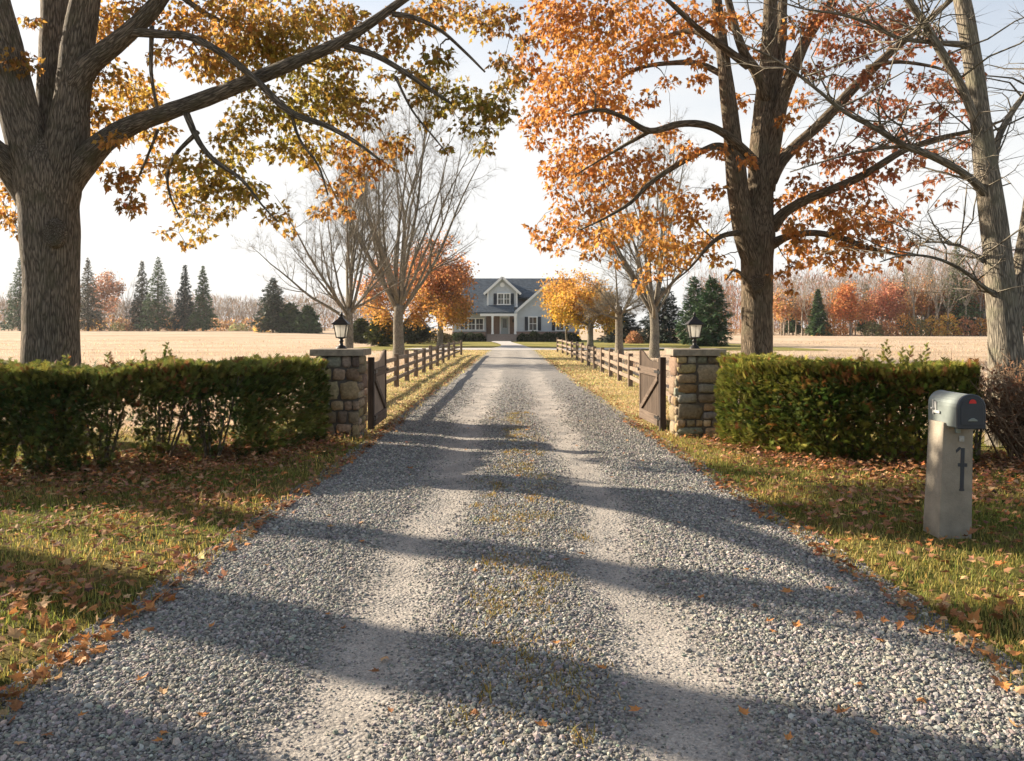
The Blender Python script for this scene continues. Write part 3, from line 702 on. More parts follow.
lp = [(-3.12, y) for y in (13.1, 15.2, 17.3, 19.4, 21.6, 23.8, 26, 28.3, 30.8, 33.4, 36.2, 39.4, 43.2)] + [(-3.0, 47.2)]
fence('three rail wooden fence running beside the grass verge under the twin bare trees', [(x, y) for x, y in lp], .95, 4)
rp = [(3.25, y) for y in (13.2, 15.4, 17.6, 19.8, 22, 24.2, 26.4, 28.8, 31.3, 34, 36.9, 40, 43.3, 46.8)] + [(3.2, 50.5), (3.1, 54.5)]
fence('three rail wooden fence with sunlit pale rails, leading to the yellow tree', rp, .97, 6)

# ================================================================== mailbox
M['galv'] = m_flat('galvanised_sheet', (.21, .24, .225), .42, .35, .18, 9, .5); M['navy'] = m_flat('dark_navy_paint', (.020, .028, .040), .4, 0, .2, 14, .5)
M['conc'] = m_flat('concrete', (.27, .235, .185), .92, 0, .3, 7, .2, .004, 90)
M['red'] = m_flat('red_paint', (.55, .035, .03), .4); M['offwhite'] = m_flat('offwhite_metal', (.42, .42, .40), .45, .2)
mbx = thing('mailbox', 'grey metal mailbox with a dark door on a square concrete post', 'mailbox', (3.395, 6.25, 0))
m = MB(); m.box((0, 0, .43), (.255, .245, .98), taper=.90); pst = m.build('post', M['conc'], mbx, bevel=.007, seg=2); pst.rotation_euler = (0, math.radians(2.0), 0)
def arch(w, h, r0=None, n=14, dx=0, z0=0):
    r = w / 2; return [(dx - r, z0), (dx + r, z0)] + [(dx + r * math.cos(a), z0 + h - r + r * math.sin(a)) for a in np.linspace(0, PI, n)]
DX = .036
m = MB(); m.prism(arch(.196, .252, dx=DX, z0=.90), 1, -.262, .145); m.build('body', M['galv'], mbx, bevel=.004)
m = MB(); m.prism(arch(.210, .262, dx=DX, z0=.895), 1, -.285, -.255); bd = m.build('door', M['navy'], mbx, bevel=.005)
m = MB(); m.prism(arch(.17, .205, dx=DX, z0=.925), 1, -.290, -.284); m.build('door_panel', M['navy'], bd, bevel=.002)
m = MB(); m.prism(arch(.052, .030, dx=DX, z0=1.088, n=10), 1, -.296, -.289); m.build('emblem', M['red'], bd)
m = MB(); m.prism([(DX - .035, .955), (DX + .035, .955), (DX + .03, .966), (DX + .008, .978), (DX - .008, .978), (DX - .03, .966)], 1, -.300, -.289); m.build('handle', M['galv'], bd, bevel=.002)
m = MB(); m.prism(arch(.204, .258, dx=DX, z0=.897), 1, .138, .150); m.build('rear_rim', M['galv'], mbx, bevel=.003)
m = MB(); m.box((DX - .101, .05, 1.035), (.006, .05, .075)); m.box((DX - .107, .065, 1.03), (.008, .014, .115)); m.lathe([(.016, -.006), (.016, .006)], 12, (DX - .110, .065, 1.02)); m.box((DX - .107, .02, .995), (.006, .10, .022)); m.build('flag', M['offwhite'], mbx, bevel=.002)
m = MB(); m.box((.03, 0, .893), (.16, .24, .014)); m.build('mounting_plate', M['galv'], mbx, bevel=.003)
m = MB(); m.box((.018, -.122, .868), (.035, .03, .045)); m.build('bracket', M['galv'], mbx, bevel=.003)
m = MB(); m.box((.052, -.119, .80), (.036, .014, .044)); m.box((.052, -.127, .80), (.018, .008, .024)); m.build('latch', M['offwhite'], mbx, bevel=.004)
m = MB(); yb = -.1205                                   # the dark iron mark on the post, a barred stroke with a hooked top
m.box((.038, yb, .565), (.030, .012, .33)); m.box((.040, yb + .0005, .60), (.072, .010, .028)); m.prism([(-.010, .690), (.024, .722), (.024, .735), (.010, .738), (-.016, .712)], 1, yb - .005, yb + .005); m.box((.038, yb + .0005, .408), (.040, .010, .014))
mk = m.build('number_mark', M['navy'], mbx, bevel=.002); mk.rotation_euler = (math.radians(-.8), math.radians(2.0), 0)
# ================================================================== the house
def siding(name, c):
    t = NT(name); v = t.coord(); z = t.new('SeparateXYZ', {'Vector': v}).outputs[2]
    w = t.math('FRACT', t.math('MULTIPLY', z, 6.0)); n = t.noise(2, 4, v)
    t.set(Base_Color=t.mix(1, t.mix(1, c, t.ramp(w, [(0, .62), (.12, 1), (1, .95)]), 'MULTIPLY'), t.ramp(n, [(.3, .92), (.7, 1.06)]), 'MULTIPLY'), Roughness=.7); t.bump(w, .02); return t.m
def brickm(name):
    t = NT(name); v = t.coord(); mp = t.new('Mapping', {'Vector': v, 'Rotation': (PI / 2, 0, 0)}).outputs[0]
    b = t.new('TexBrick', {'Vector': mp, 'Color1': (.34, .21, .15), 'Color2': (.26, .16, .12), 'Mortar': (.33, .29, .25), 'Scale': 4.5, 'Mortar Size': .02})
    t.set(Base_Color=t.mix(.3, b.outputs[0], t.ramp(t.noise(3, 4, v), [(.3, (.18, .11, .08)), (.7, (.34, .22, .16))])), Roughness=.9); return t.m
def shingles(name, c):
    t = NT(name); v = t.coord(); z = t.new('SeparateXYZ', {'Vector': v}); w = t.math('FRACT', t.math('MULTIPLY', z.outputs[2], 4.0))
    n = t.new('SeparateColor', {'Color': t.voro(5, t.coord((1, .6, 2)), out='Color')}).outputs[0]
    t.set(Base_Color=t.mix(1, t.mix(1, c, t.ramp(n, [(0, .72), (1, 1.25)]), 'MULTIPLY'), t.ramp(w, [(0, .7), (.2, 1)]), 'MULTIPLY'), Roughness=.9); t.bump(w, .03); return t.m
M['siding'] = siding('grey_siding', (.53, .565, .60)); M['brick'] = brickm('brick'); M['shingle'] = shingles('slate_shingles', (.085, .105, .125))
M['trim'] = m_flat('white_trim', (.80, .79, .76), .55, var=.04); M['shutter'] = m_flat('dark_shutter', (.022, .030, .045), .5); M['stepst'] = m_flat('step_stone', (.30, .24, .20), .9)
t = NT('window_glass'); t.set(Base_Color=(.05, .055, .06), Roughness=.06, Specular_IOR_Level=.8); M['glass'] = t.m
M['doorp'] = m_flat('pale_door_paint', (.42, .47, .47), .45); M['curtain'] = m_flat('pale_curtain', (.55, .50, .42), .9)
HYY = 100.0
def hx(px, Y=HYY): return (px - CX) / FPX * Y
def hz(py, Y=HYY): return CAM_H - (py - HY) / FPX * Y
house = thing('house', 'grey house with white trim, front dormer and porch at the end of the drive', 'house', (0, 0, 0))
def win(x0, x1, z0, z1, Y, panes=1, sh=(True, True), rows=2):
    m = MB(); f = .13
    m.box(((x0 + x1) / 2, Y - .05, z1 + f / 2), (x1 - x0 + 2 * f + .1, .16, f)); m.box(((x0 + x1) / 2, Y - .06, z0 - f / 2), (x1 - x0 + 2 * f + .14, .2, f))
    for k in range(panes + 1): xx = x0 + (x1 - x0) * k / panes; w = f if k in (0, panes) else .16; m.box((xx + (-f / 2 if k == 0 else f / 2 if k == panes else 0), Y - .05, (z0 + z1) / 2), (w, .14, z1 - z0))
    for k in range(panes):
        a, b = x0 + (x1 - x0) * k / panes, x0 + (x1 - x0) * (k + 1) / panes
        m.box(((a + b) / 2, Y - .03, (z0 + z1) / 2), (b - a - .02, .05, .06)); m.box(((a + b) / 2, Y - .028, (z0 + z1) / 2), (.045, .04, z1 - z0 - .02))
    w = m.build('window', M['trim'], house)
    m = MB(); m.box(((x0 + x1) / 2, Y + .02, (z0 + z1) / 2), (x1 - x0, .03, z1 - z0)); m.build('pane', M['glass'], w)
    for s, on in zip((-1, 1), sh):
        if on:
            xc = x0 - f - .24 if s < 0 else x1 + f + .24; m = MB(); m.box((xc, Y - .03, (z0 + z1) / 2), (.40, .06, z1 - z0 + .14))
            for q in range(9): m.box((xc, Y - .065, z0 + (z1 - z0) * (q + .5) / 9), (.32, .02, (z1 - z0) / 13))
            m.build('shutter', M['shutter'], house)
zb = hz(331.5); zr = 8.0
xl, xr = hx(453), hx(576)
# main block, wall behind the porch, left wing and gabled right wing
m = MB(); m.prism([(101.0, -.3), (110.5, -.3), (110.5, 3.9), (105.6, 7.85), (101.0, 3.9)], 0, xl + .1, xr - .2); m.build('wall', M['siding'], house)
m = MB(); m.box(((xl + hx(486)) / 2, 100.2, 1.85), (hx(486) - xl, 1.7, 3.1)); m.build('left_wing_wall', M['siding'], house)
m = MB(); m.box(((xl + hx(486)) / 2, 99.32, zb / 2 - .2), (hx(486) - xl + .06, .12, zb + .35)); m.build('brick_base', M['brick'], house)
m = MB(); m.box(((hx(486) + hx(517)) / 2, 100.93, 1.85), (hx(517) - hx(486) - .02, .2, 3.3)); m.build('porch_wall', M['brick'], house)
gx0, gx1 = hx(516.5, 99), hx(579, 99); gp = (gx0 + gx1) / 2; ge = hz(311, 99); gpz = hz(283.5, 99)
m = MB(); m.prism([(gx0, -.3), (gx1, -.3), (gx1, ge - .05), (gp, gpz - .12), (gx0, ge - .05)], 1, 99.0, 104.5); m.build('gable_wall', M['siding'], house)
m = MB(); m.box((gp, 98.97, zb / 2 - .2), (gx1 - gx0 + .08, .12, zb + .4)); m.build('brick_base', M['brick'], house)
def slope(name, a, b, y0, y1, th=.16):
    """roof sheet between eave point a and ridge point b (x, z), running from y0 to y1"""
    d = np.array(b) - np.array(a); n = np.array([-d[1], d[0]]) / np.linalg.norm(d); n = n if n[1] > 0 else -n
    p = [tuple(a), tuple(b), tuple(np.array(b) + n * th), tuple(np.array(a) + n * th)]; m = MB(); m.prism(p, 1, y0, y1); return m
# main roof
rs = (8.0 - 3.42) / 7.7; m = MB(); m.prism([(97.9, 3.42), (105.6, 8.0), (105.6, 8.2), (97.9, 3.60)], 0, xl - .3, gx0 - .28); m.prism([(101.2, 3.42 + 3.3 * rs), (105.6, 8.0), (105.6, 8.2), (101.2, 3.60 + 3.3 * rs)], 0, gx0 - .28, xr + .2); m.prism([(105.6, 8.0), (112.5, 3.5), (112.5, 3.7), (105.6, 8.2)], 0, xl - .3, xr + .2)
roof = m.build('roof', M['shingle'], house)
sl = (gpz - ge) / (gp - gx0)
m = slope('', (gx0 - .45, ge - .45 * sl), (gp, gpz), 98.6, 107.0); m.build('gable_roof', M['shingle'], house)
m = slope('', (gx1 + .45, ge - .45 * sl), (gp, gpz), 98.6, 107.0); m.build('gable_roof', M['shingle'], house)
m = MB()
for s, xe in ((1, gx0 - .5), (-1, gx1 + .5)): m.bar((xe, 98.56, ge - .5 * sl - .02), (gp, 98.56, gpz - .0), .30, .10, up=(0, 1, 0))
m.build('gable_trim', M['trim'], house)
for xe in (gx0 + .02, gx1 - .02): m = MB(); m.box((xe, 98.96, ge / 2 + zb / 2), (.16, .14, ge - zb)); m.build('corner_board', M['trim'], house)
# porch
fz = hz(334.2, 98); px0, px1 = hx(486.5, 98), hx(516.8, 98)
m = MB(); m.box(((px0 + px1) / 2, 99.4, fz / 2 - .15), (px1 - px0, 2.8, fz + .3)); m.build('porch_floor', M['stepst'], house)
st = MB()
for k in range(4): st.box(((px0 + px1) / 2, 98.0 - .16 - .32 * k, (fz - (k + 1) * fz / 5) / 2 - .1), (px1 - px0 - .1, .318, fz - (k + 1) * fz / 5 + .2))
st.build('steps', M['stepst'], house)
m = MB(); m.box(((hx(480.5, 98) + px1) / 2, 98.0, 3.26), (px1 - hx(480.5, 98) + .1, .22, .30)); m.build('porch_beam', M['trim'], house)
for x in (px0 + .08 + .65, px1 - .2):
    m = MB(); m.box((x, 98.05, fz + (3.11 - fz) / 2), (.24, .24, 3.11 - fz)); m.box((x, 98.05, fz + .1), (.32, .32, .2)); m.box((x, 98.05, 3.03), (.32, .32, .14)); m.build('porch_column', M['trim'], house)
dx0, dx1 = hx(501.2, 101), hx(508.2, 101)
m = MB(); m.box(((dx0 + dx1) / 2, 100.80, fz + 1.05), (dx1 - dx0, .08, 2.1)); d = m.build('door', M['doorp'], house)
m = MB(); m.box(((dx0 + dx1) / 2, 100.755, fz + 1.35), (.5, .02, 1.1)); m.build('pane', M['glass'], d)
m = MB()
for xx in (dx0 - .1, dx1 + .1): m.box((xx, 100.77, fz + 1.1), (.18, .14, 2.3))
m.box(((dx0 + dx1) / 2, 100.77, fz + 2.2), (dx1 - dx0 + .02, .14, .2)); m.build('door_frame', M['trim'], house)
m = MB(); m.lathe([(.05, 0), (.10, .12), (.10, .36), (.03, .46)], 6, (dx1 + .62, 100.72, fz + 1.45)); m.build('porch_lamp', M['black'], house)
# dormer
Yd = 99.45; ax0, ax1 = hx(487.5, Yd), hx(517.2, Yd); ez = hz(291, Yd); pz = hz(277.5, Yd); ac = (ax0 + ax1) / 2; bz = hz(307, Yd)
m = MB(); m.prism([(ax0, bz), (ax1, bz), (ax1, ez - .05), (ac, pz - .2), (ax0, ez - .05)], 1, Yd, 104.8); m.build('dormer_wall', M['siding'], house)
s2 = (pz - ez) / (ac - ax0)
for xe in (ax0 - .4, ax1 + .4): slope('', (xe, ez - .4 * s2), (ac, pz), Yd - .35, 106.2, .14).build('dormer_roof', M['shingle'], house)
m = MB()
for xe in (ax0 - .45, ax1 + .45): m.bar((xe, Yd - .40, ez - .45 * s2), (ac, Yd - .40, pz), .28, .10, up=(0, 1, 0))
m.box((ax0 + .05, Yd - .04, (bz + ez) / 2), (.18, .12, ez - bz)); m.box((ax1 - .05, Yd - .04, (bz + ez) / 2), (.18, .12, ez - bz)); m.box((ac, Yd - .045, bz + .06), (ax1 - ax0 + .1, .14, .16)); m.build('dormer_trim', M['trim'], house)
m = MB(); m.lathe([(.30, -.04), (.30, .04)], 16); o = m.build('gable_vent', M['trim'], house); o.rotation_euler = (PI / 2, 0, 0); o.location = (ac, Yd - .05, ez + .75)
win(hx(498.2, Yd), hx(509.4, Yd), hz(304, Yd), hz(294, Yd), Yd - .02, 2)
Yg = 98.98
win(hx(529.2), hx(536.2), hz(330), hz(317.5), Yg, 1); win(hx(556), hx(563), hz(330), hz(317.5), Yg, 1); win(hx(543.5), hx(550), hz(304.5), hz(292), Yg, 1, (False, False))
win(hx(461), hx(483.2), hz(329.5), hz(319), 99.33, 3, (False, False))

# ================================================================== trees: skeletons
def bend(a, b, k, n, up=0.0, wig=.04):
    """a curved branch from a to b"""
    a, b = np.array(a, float), np.array(b, float); L = np.linalg.norm(b - a); t = np.linspace(0, 1, n)[:, None]
    side = R.normal(0, 1, 3) * L * k; side[2] = side[2] * .4 + up * L
    q = a + (b - a) * t + side * (4 * t * (1 - t)); q[1:-1] += R.normal(0, wig * L / n, (n - 2, 3)); return q
def grow(H, th, r0, nl, spread, n2, n3, L2=.36, tw=900, twL=.5, lean=0, up=.28, nseg=(10, 6, 4, 3)):
    """bare vase-shaped tree: trunk, ascending limbs, branches, twigs. returns MB, fine twig arrays, tips"""
    mb = MB(); tips = []
    tr = spline([[0, 0, -.2], [0, 0, th * .1], [R.normal(0, .04), R.normal(0, .04), th * .6], [R.normal(0, .06), R.normal(0, .06), th]], 4)
    rr = np.interp(tr[:, 2], [-.2, .0, th * .25, th], [r0 * 1.5, r0 * 1.28, r0, r0 * .86]); mb.tube(tr, rr, nseg[0])
    segs = []
    for i in range(nl):
        az = 2 * PI * i / nl * (1 + .0) + R.normal(0, .35); ti = math.radians(R.uniform(*spread)) if i else math.radians(R.uniform(2, 9))
        L = (H - th * .8) * R.uniform(.82, 1.03) * (1 - .40 * ti); d = np.array([math.cos(az) * math.sin(ti), math.sin(az) * math.sin(ti), math.cos(ti)])
        b = np.array([0, 0, th * R.uniform(.72, .99)]); n = 9; pts = [b]
        for k in range(n): d = d + np.array([0, 0, up * .12]) + R.normal(0, .085, 3); d /= np.linalg.norm(d); pts.append(pts[-1] + d * L / n)
        pts = np.array(pts); r = r0 * R.uniform(.24, .40) * np.linspace(1, .10, n + 1) ** .9; mb.tube(pts, r, nseg[1]); segs.append((pts, r, L))
    s3 = []
    for pts, r, L in segs:
        for k in range(n2):
            f = R.uniform(.18, .97); i = min(int(f * 9), 8); p = pts[i] * (1 - (f * 9 - i)) + pts[i + 1] * (f * 9 - i); d = pts[i + 1] - pts[i]; d /= np.linalg.norm(d)
            o = R.normal(0, 1, 3); o -= d * (o @ d); o /= np.linalg.norm(o); a = math.radians(R.uniform(25, 55)); dd = d * math.cos(a) + o * math.sin(a); l = L * L2 * (1.05 - .75 * f) * R.uniform(.6, 1.3) + .25
            q = [p]; 
            for j in range(5): dd = dd + np.array([0, 0, up * .22]) + R.normal(0, .08, 3); dd /= np.linalg.norm(dd); q.append(q[-1] + dd * l / 5)
            q = np.array(q); rr = max(r[i] * R.uniform(.3, .5), r0 * .022) * np.linspace(1, .22, 6); mb.tube(q, rr, nseg[2]); s3.append((q, rr, l)); tips.append(q[-1])
    st, dr, ln = [], [], []
    for q, rr, l in s3:
        for k in range(n3):
            f = R.uniform(.15, 1.0); i = min(int(f * 5), 4); p = q[i] * (1 - (f * 5 - i)) + q[i + 1] * (f * 5 - i); d = q[i + 1] - q[i]; d /= np.linalg.norm(d); o = R.normal(0, 1, 3)
            dd = d * .75 + o * .5 + [0, 0, up * .5]; dd /= np.linalg.norm(dd); l2 = twL * R.uniform(.4, 1.2); m = p + dd * l2 * .55; e = m + (dd + R.normal(0, .3, 3)) * l2 * .5
            mb.tube([p, m, e], [r0 * .022, r0 * .015, r0 * .006], nseg[3]); st += [p, m, m, (m + e) / 2]; dr += [dd] * 4; tips += [e, m]
    st = np.array(st); dr = np.array(dr)
    k = R.integers(0, len(st), tw); d = dr[k] * .7 + R.normal(0, .55, (tw, 3)) + [0, 0, up * .5]
    fine = (st[k], d, twL * .75 * R.uniform(.3, 1.1, tw), np.full(tw, max(r0 * .011, .004)))
    return mb, fine, np.array(tips)
def add_fine(mb, fine):
    p, d, l, r = fine; V, F = inst(SPIKE[0], SPIKE[1], p, frames(d, R.uniform(0, 6, len(p))), np.stack([r, r, l], 1)); mb.add(V, F.tolist(), None, V)
def bare_tree(name, label, cat, loc, rz, bark, group=None, **kw):
    root = thing(name, label, cat, loc, rz, group); mb, fine, tips = grow(**kw); add_fine(mb, fine); mb.build('trunk', bark, root, True, vec=True); return root, tips
def leaves_on(pts, n, size, spread, col, parent, base=LEAF4, mat='leaf', droop=.5, name='crown', colf=None):
    p = pts[R.integers(0, len(pts), n)] + R.normal(0, spread, (n, 3)); d = R.normal(0, 1, (n, 3)); d[:, 2] = d[:, 2] * .5 - droop
    V, F = inst(base[0], base[1], p, frames_dir(d, R.normal(0, 1, (n, 3))), size * np.exp(R.normal(0, .22, n)))
    c = colf(p, n) if colf else jit(np.asarray(col)[R.integers(0, len(col), n)], n, .22, .08)
    return np_mesh(name, V, [F], M[mat], parent, False, percol(c, len(base[0])))

# ------------------------------------------------------------------ the bare trees inside the gate
GREY = M['bark_grey']
bare_tree('bare_tree', 'leafless tree behind the lantern on the shaded pillar, its grey limbs fanning wide', 'tree', (-7.75, 38, 0), .4, GREY, H=11.2, th=2.6, r0=.21, nl=17, spread=(8, 62), n2=13, n3=8, tw=12000, twL=.7, up=.42)
bare_tree('bare_tree', 'tallest leafless tree along the fence, upright grey limbs, left of the red maple', 'tree', (-6.5, 46, 0), 1.7, GREY, H=17.2, th=3.0, r0=.31, nl=20, spread=(4, 40), n2=14, n3=8, tw=19000, twL=.85, L2=.30, up=.34)
bare_tree('bare_tree', 'leafless tree with a pale forked trunk standing behind the sunlit rail fence', 'tree', (8.0, 45, 0), .9, GREY, H=14.0, th=2.9, r0=.28, nl=17, spread=(5, 46), n2=12, n3=8, tw=12000, twL=.75, up=.34)
bare_tree('bare_tree', 'low leafless tree with drooping grey twigs between the yellow tree and the pale forked tree', 'tree', (6.7, 50, 0), 2.5, GREY, H=7.4, th=3.0, r0=.24, nl=11, spread=(35, 78), n2=12, n3=8, tw=9000, twL=.7, up=.10)
# ------------------------------------------------------------------ small leafy trees near the house
def leafy(name, label, loc, rz, kw, n, size, spread, pal, colf=None, bark=GREY):
    root, tips = bare_tree(name, label, 'tree', loc, rz, bark, **kw); leaves_on(tips, n, size, spread, pal, root, colf=colf); return root
def redc(p, n):
    w = np.clip((p[:, 2] - 2.2) / 3.5 + R.normal(0, .25, n), 0, 1)[:, None]; c = (1 - w) * np.array([.45, .25, .05]) + w * np.array([.42, .185, .075]); return jit(c, n, .28, .08)
leafy('red_maple', 'round crowned red orange maple beside the drive in front of the house', (-6.3, 70, 0), .3, dict(H=9.4, th=2.3, r0=.26, nl=15, up=.2, spread=(8, 70), n2=10, n3=5, tw=900, twL=.6), 19000, .20, .34, None, redc)
def yelc(p, n):
    w = np.clip((p[:, 2] - 1.8) / 4 + R.normal(0, .3, n), 0, 1)[:, None]; c = (1 - w) * np.array([.52, .34, .05]) + w * np.array([.52, .27, .06]); return jit(c, n, .22, .07)
leafy('yellow_maple', 'golden yellow maple with a stout trunk at the far end of the sunlit fence', (6.75, 69, 0), 1.2, dict(H=6.9, th=2.1, r0=.26, nl=13, spread=(20, 75), n2=9, n3=5, tw=600, twL=.55), 12500, .20, .30, None, yelc)
leafy('young_maple', 'slender young orange yellow tree in front of the house gable', (5.35, 78, 0), 2.2, dict(H=7.8, th=1.9, r0=.11, nl=11, spread=(15, 62), n2=8, n3=5, tw=500, twL=.55), 9500, .20, .33, None, yelc)
leafy('red_maple', 'rust coloured tree partly hidden behind the two leafless trees left of the drive', (-10.4, 74, 0), 2.2, dict(H=9.6, th=2.2, r0=.2, nl=13, up=.2, spread=(12, 72), n2=9, n3=5, tw=700, twL=.6), 13000, .20, .36, None, redc)

# ------------------------------------------------------------------ conifers
def conifer(label, loc, H, rad, rz=0, n=5200, c0=(.026, .060, .026), c1=(.085, .150, .055), shape=1.0, droop=.25, gap=.35, trunk=True, name='spruce', group=None, sz=.30, bare=0.04, tier=.55):
    root = thing(name, label, 'conifer', loc, rz, group); mb = MB(); mb.tube([[0, 0, -.2], [0, 0, H * .5], [0, 0, H * .985]], [H * .016 + .03, H * .010 + .02, .008], 7)
    nb = int(H / tier * 9); P_, D_, Sz = [], [], []
    for k in range(nb):
        f = bare + (1 - bare) * (k + R.random()) / nb; z = H * f; prof = (1 - f) ** shape * (1.0 if shape >= .9 else (.55 + .45 * min(1, f * 5)))
        L = rad * prof * R.uniform(.72, 1.1) + .05; az = k * 2.399 + R.normal(0, .3); d = np.array([math.cos(az), math.sin(az), -droop * (1 - f) + .25 * f]); e = np.array([0, 0, z]) + d * L
        if L > .4: mb.tube([[0, 0, z], np.array([0, 0, z]) + d * L * .5 + [0, 0, .03 * L], e], [.012 * L + .008, .008 * L + .005, .004], 3)
        m = max(3, int(n / nb * (.25 + 1.6 * L / rad))); t_ = R.random(m) ** .75; w = (1 - t_ * .75) * L * .28
        pp = np.array([0, 0, z]) + d * L * t_[:, None] + R.normal(0, 1, (m, 3)) * np.stack([w, w, w * .28 + .02], 1); P_.append(pp); D_.append(d + R.normal(0, .45, (m, 3)) - [0, 0, .15]); Sz.append(np.full(m, sz * (.55 + .45 * L / rad)))
    P_ = np.concatenate(P_); D_ = np.concatenate(D_); Sz = np.concatenate(Sz) * np.exp(R.normal(0, .25, len(P_)))
    q = R.random(len(P_)) > gap * sstep(.2, .8, wob(P_[:, 0] * 1.1 + P_[:, 1], P_[:, 2] * 2.2, 1, 1)); P_, D_, Sz = P_[q], D_[q], Sz[q]
    V, F = inst(SPRAY[0], SPRAY[1], P_, frames_dir(D_, np.array([[0, 0, 1.]]) + R.normal(0, .35, (len(P_), 3))), Sz)
    w = np.clip(R.normal(.42, .28, len(P_)), 0, 1)[:, None]; np_mesh('crown', V, [F], M['needle'], root, False, percol(jit((1 - w) * np.array(c0) + w * np.array(c1), len(P_), .18, .06), len(SPRAY[0])))
    mb.build('trunk', M['bark_oak'], root, True, vec=True); return root
def pxloc(px, Y, z=0): return ((px - CX) / FPX * Y, Y, z)
ARB = dict(name='arborvitae', shape=.55, droop=-.25, gap=.1, sz=.34, n=5200, bare=.0, tier=.22)
conifer('rounded yellow green conifer beside the red maple trunk', pxloc(382, 73), 3.0, 1.5, c0=(.035, .055, .015), c1=(.13, .14, .035), **ARB)
conifer('smaller rounded conifer half behind the yellow green one', pxloc(361, 86), 2.6, 1.4, c0=(.03, .05, .015), c1=(.11, .12, .035), **ARB)
conifer('dark spreading evergreen behind the tall leafless tree', pxloc(413, 84), 2.6, 2.6, c0=(.012, .026, .014), c1=(.045, .065, .03), **ARB)
conifer('broad dark green spruce behind the sunlit pillar', pxloc(712, 73), 6.2, 2.25, .5, 6500, shape=.62, sz=.36, tier=.4)
conifer('dark spruce beside the broad one behind the sunlit pillar', pxloc(694, 78), 6.6, 2.0, 1.5, 5200, shape=.62, sz=.36, tier=.4)
conifer('wide blue black evergreen behind the pale forked tree', pxloc(663, 88), 6.0, 2.9, 2.5, 5200, c0=(.012, .024, .018), c1=(.04, .058, .04), shape=.55, sz=.42, tier=.4)
conifer('low dark evergreen between the yellow tree and the house corner', pxloc(622, 92), 3.6, 3.0, 2.2, 4200, c0=(.012, .024, .018), c1=(.04, .055, .035), shape=.5, sz=.42, tier=.3)
# ------------------------------------------------------------------ round shrubs by the house
def shrub(label, loc, w, H, pal, n=1500, name='round_shrub', sz=.16, group=None, squash=1.0, stemmat='bark_oak'):
    root = thing(name, label, 'shrub', loc, R.uniform(0, 6), group); d = R.normal(0, 1, (n, 3)); d /= np.linalg.norm(d, axis=1)[:, None]; d[:, 2] = np.abs(d[:, 2])
    rr = np.where(R.random(n) < .75, R.uniform(.82, 1.05, n), R.random(n) ** .5) * (1 + .13 * wob(d[:, 0] * 3, d[:, 1] * 3 + d[:, 2] * 4)); p = d * rr[:, None] * [w, w * squash, H]
    V, F = inst(LEAF4[0], LEAF4[1], p, frames_dir(d * .6 + R.normal(0, .5, (n, 3)), R.normal(0, 1, (n, 3))), sz * np.exp(R.normal(0, .25, n)))
    np_mesh('foliage', V, [F], M['leaf'] if pal[0][0] > .15 else M['yew'], root, False, percol(jit(np.array(pal)[R.integers(0, len(pal), n)], n, .25, .08), 4))
    mb = MB()
    for k in range(6): a = k * 1.05; mb.tube([[.03 * math.cos(a), .03 * math.sin(a), -.1], [w * .3 * math.cos(a), w * .3 * math.sin(a), H * .45], [w * .6 * math.cos(a), w * .6 * math.sin(a), H * .85]], [.03, .02, .008], 5)
    mb.build('stems', M[stemmat], root, True, vec=True); return root
DG = [(.02, .035, .014), (.035, .055, .02), (.05, .06, .025)]
OL = [(.14, .11, .035), (.10, .10, .03), (.20, .13, .05)]
for i, (px, w, h, lab, pal, Y) in enumerate([
    (459, 1.0, 1.05, 'dark clipped shrub at the left corner of the house', DG, 97.6), (470, .95, 1.0, 'dark clipped shrub under the triple window', DG, 97.6), (479, .85, .9, 'dark clipped shrub left of the porch steps', DG, 97.4),
    (524, .85, .85, 'dark clipped shrub right of the porch steps', DG, 97.3), (535, .95, 1.15, 'dark clipped shrub below the shuttered gable window', DG, 97.3), (549, 1.05, 1.05, 'wide dark clipped shrub left of the farther gable window', DG, 97.3), (560, 1.05, 1.0, 'dark clipped shrub below the farther gable window', DG, 97.3), (572, 1.0, .95, 'dark clipped shrub at the right corner of the house', DG, 97.4),
    (427, 1.35, 1.35, 'olive brown rounded shrub beside the red maple', OL, 88), (444, 1.0, 1.0, 'small olive shrub behind the red maple trunk', OL, 90), (414, .95, .95, 'rusty brown shrub next to the dark spreading evergreen', [(.30, .14, .06), (.2, .12, .05)], 90), (634, .9, 1.2, 'small rust coloured shrub under the wide evergreen', [(.36, .19, .10), (.28, .15, .07)], 86)]):
    shrub(lab, pxloc(px, Y), w, h, pal)
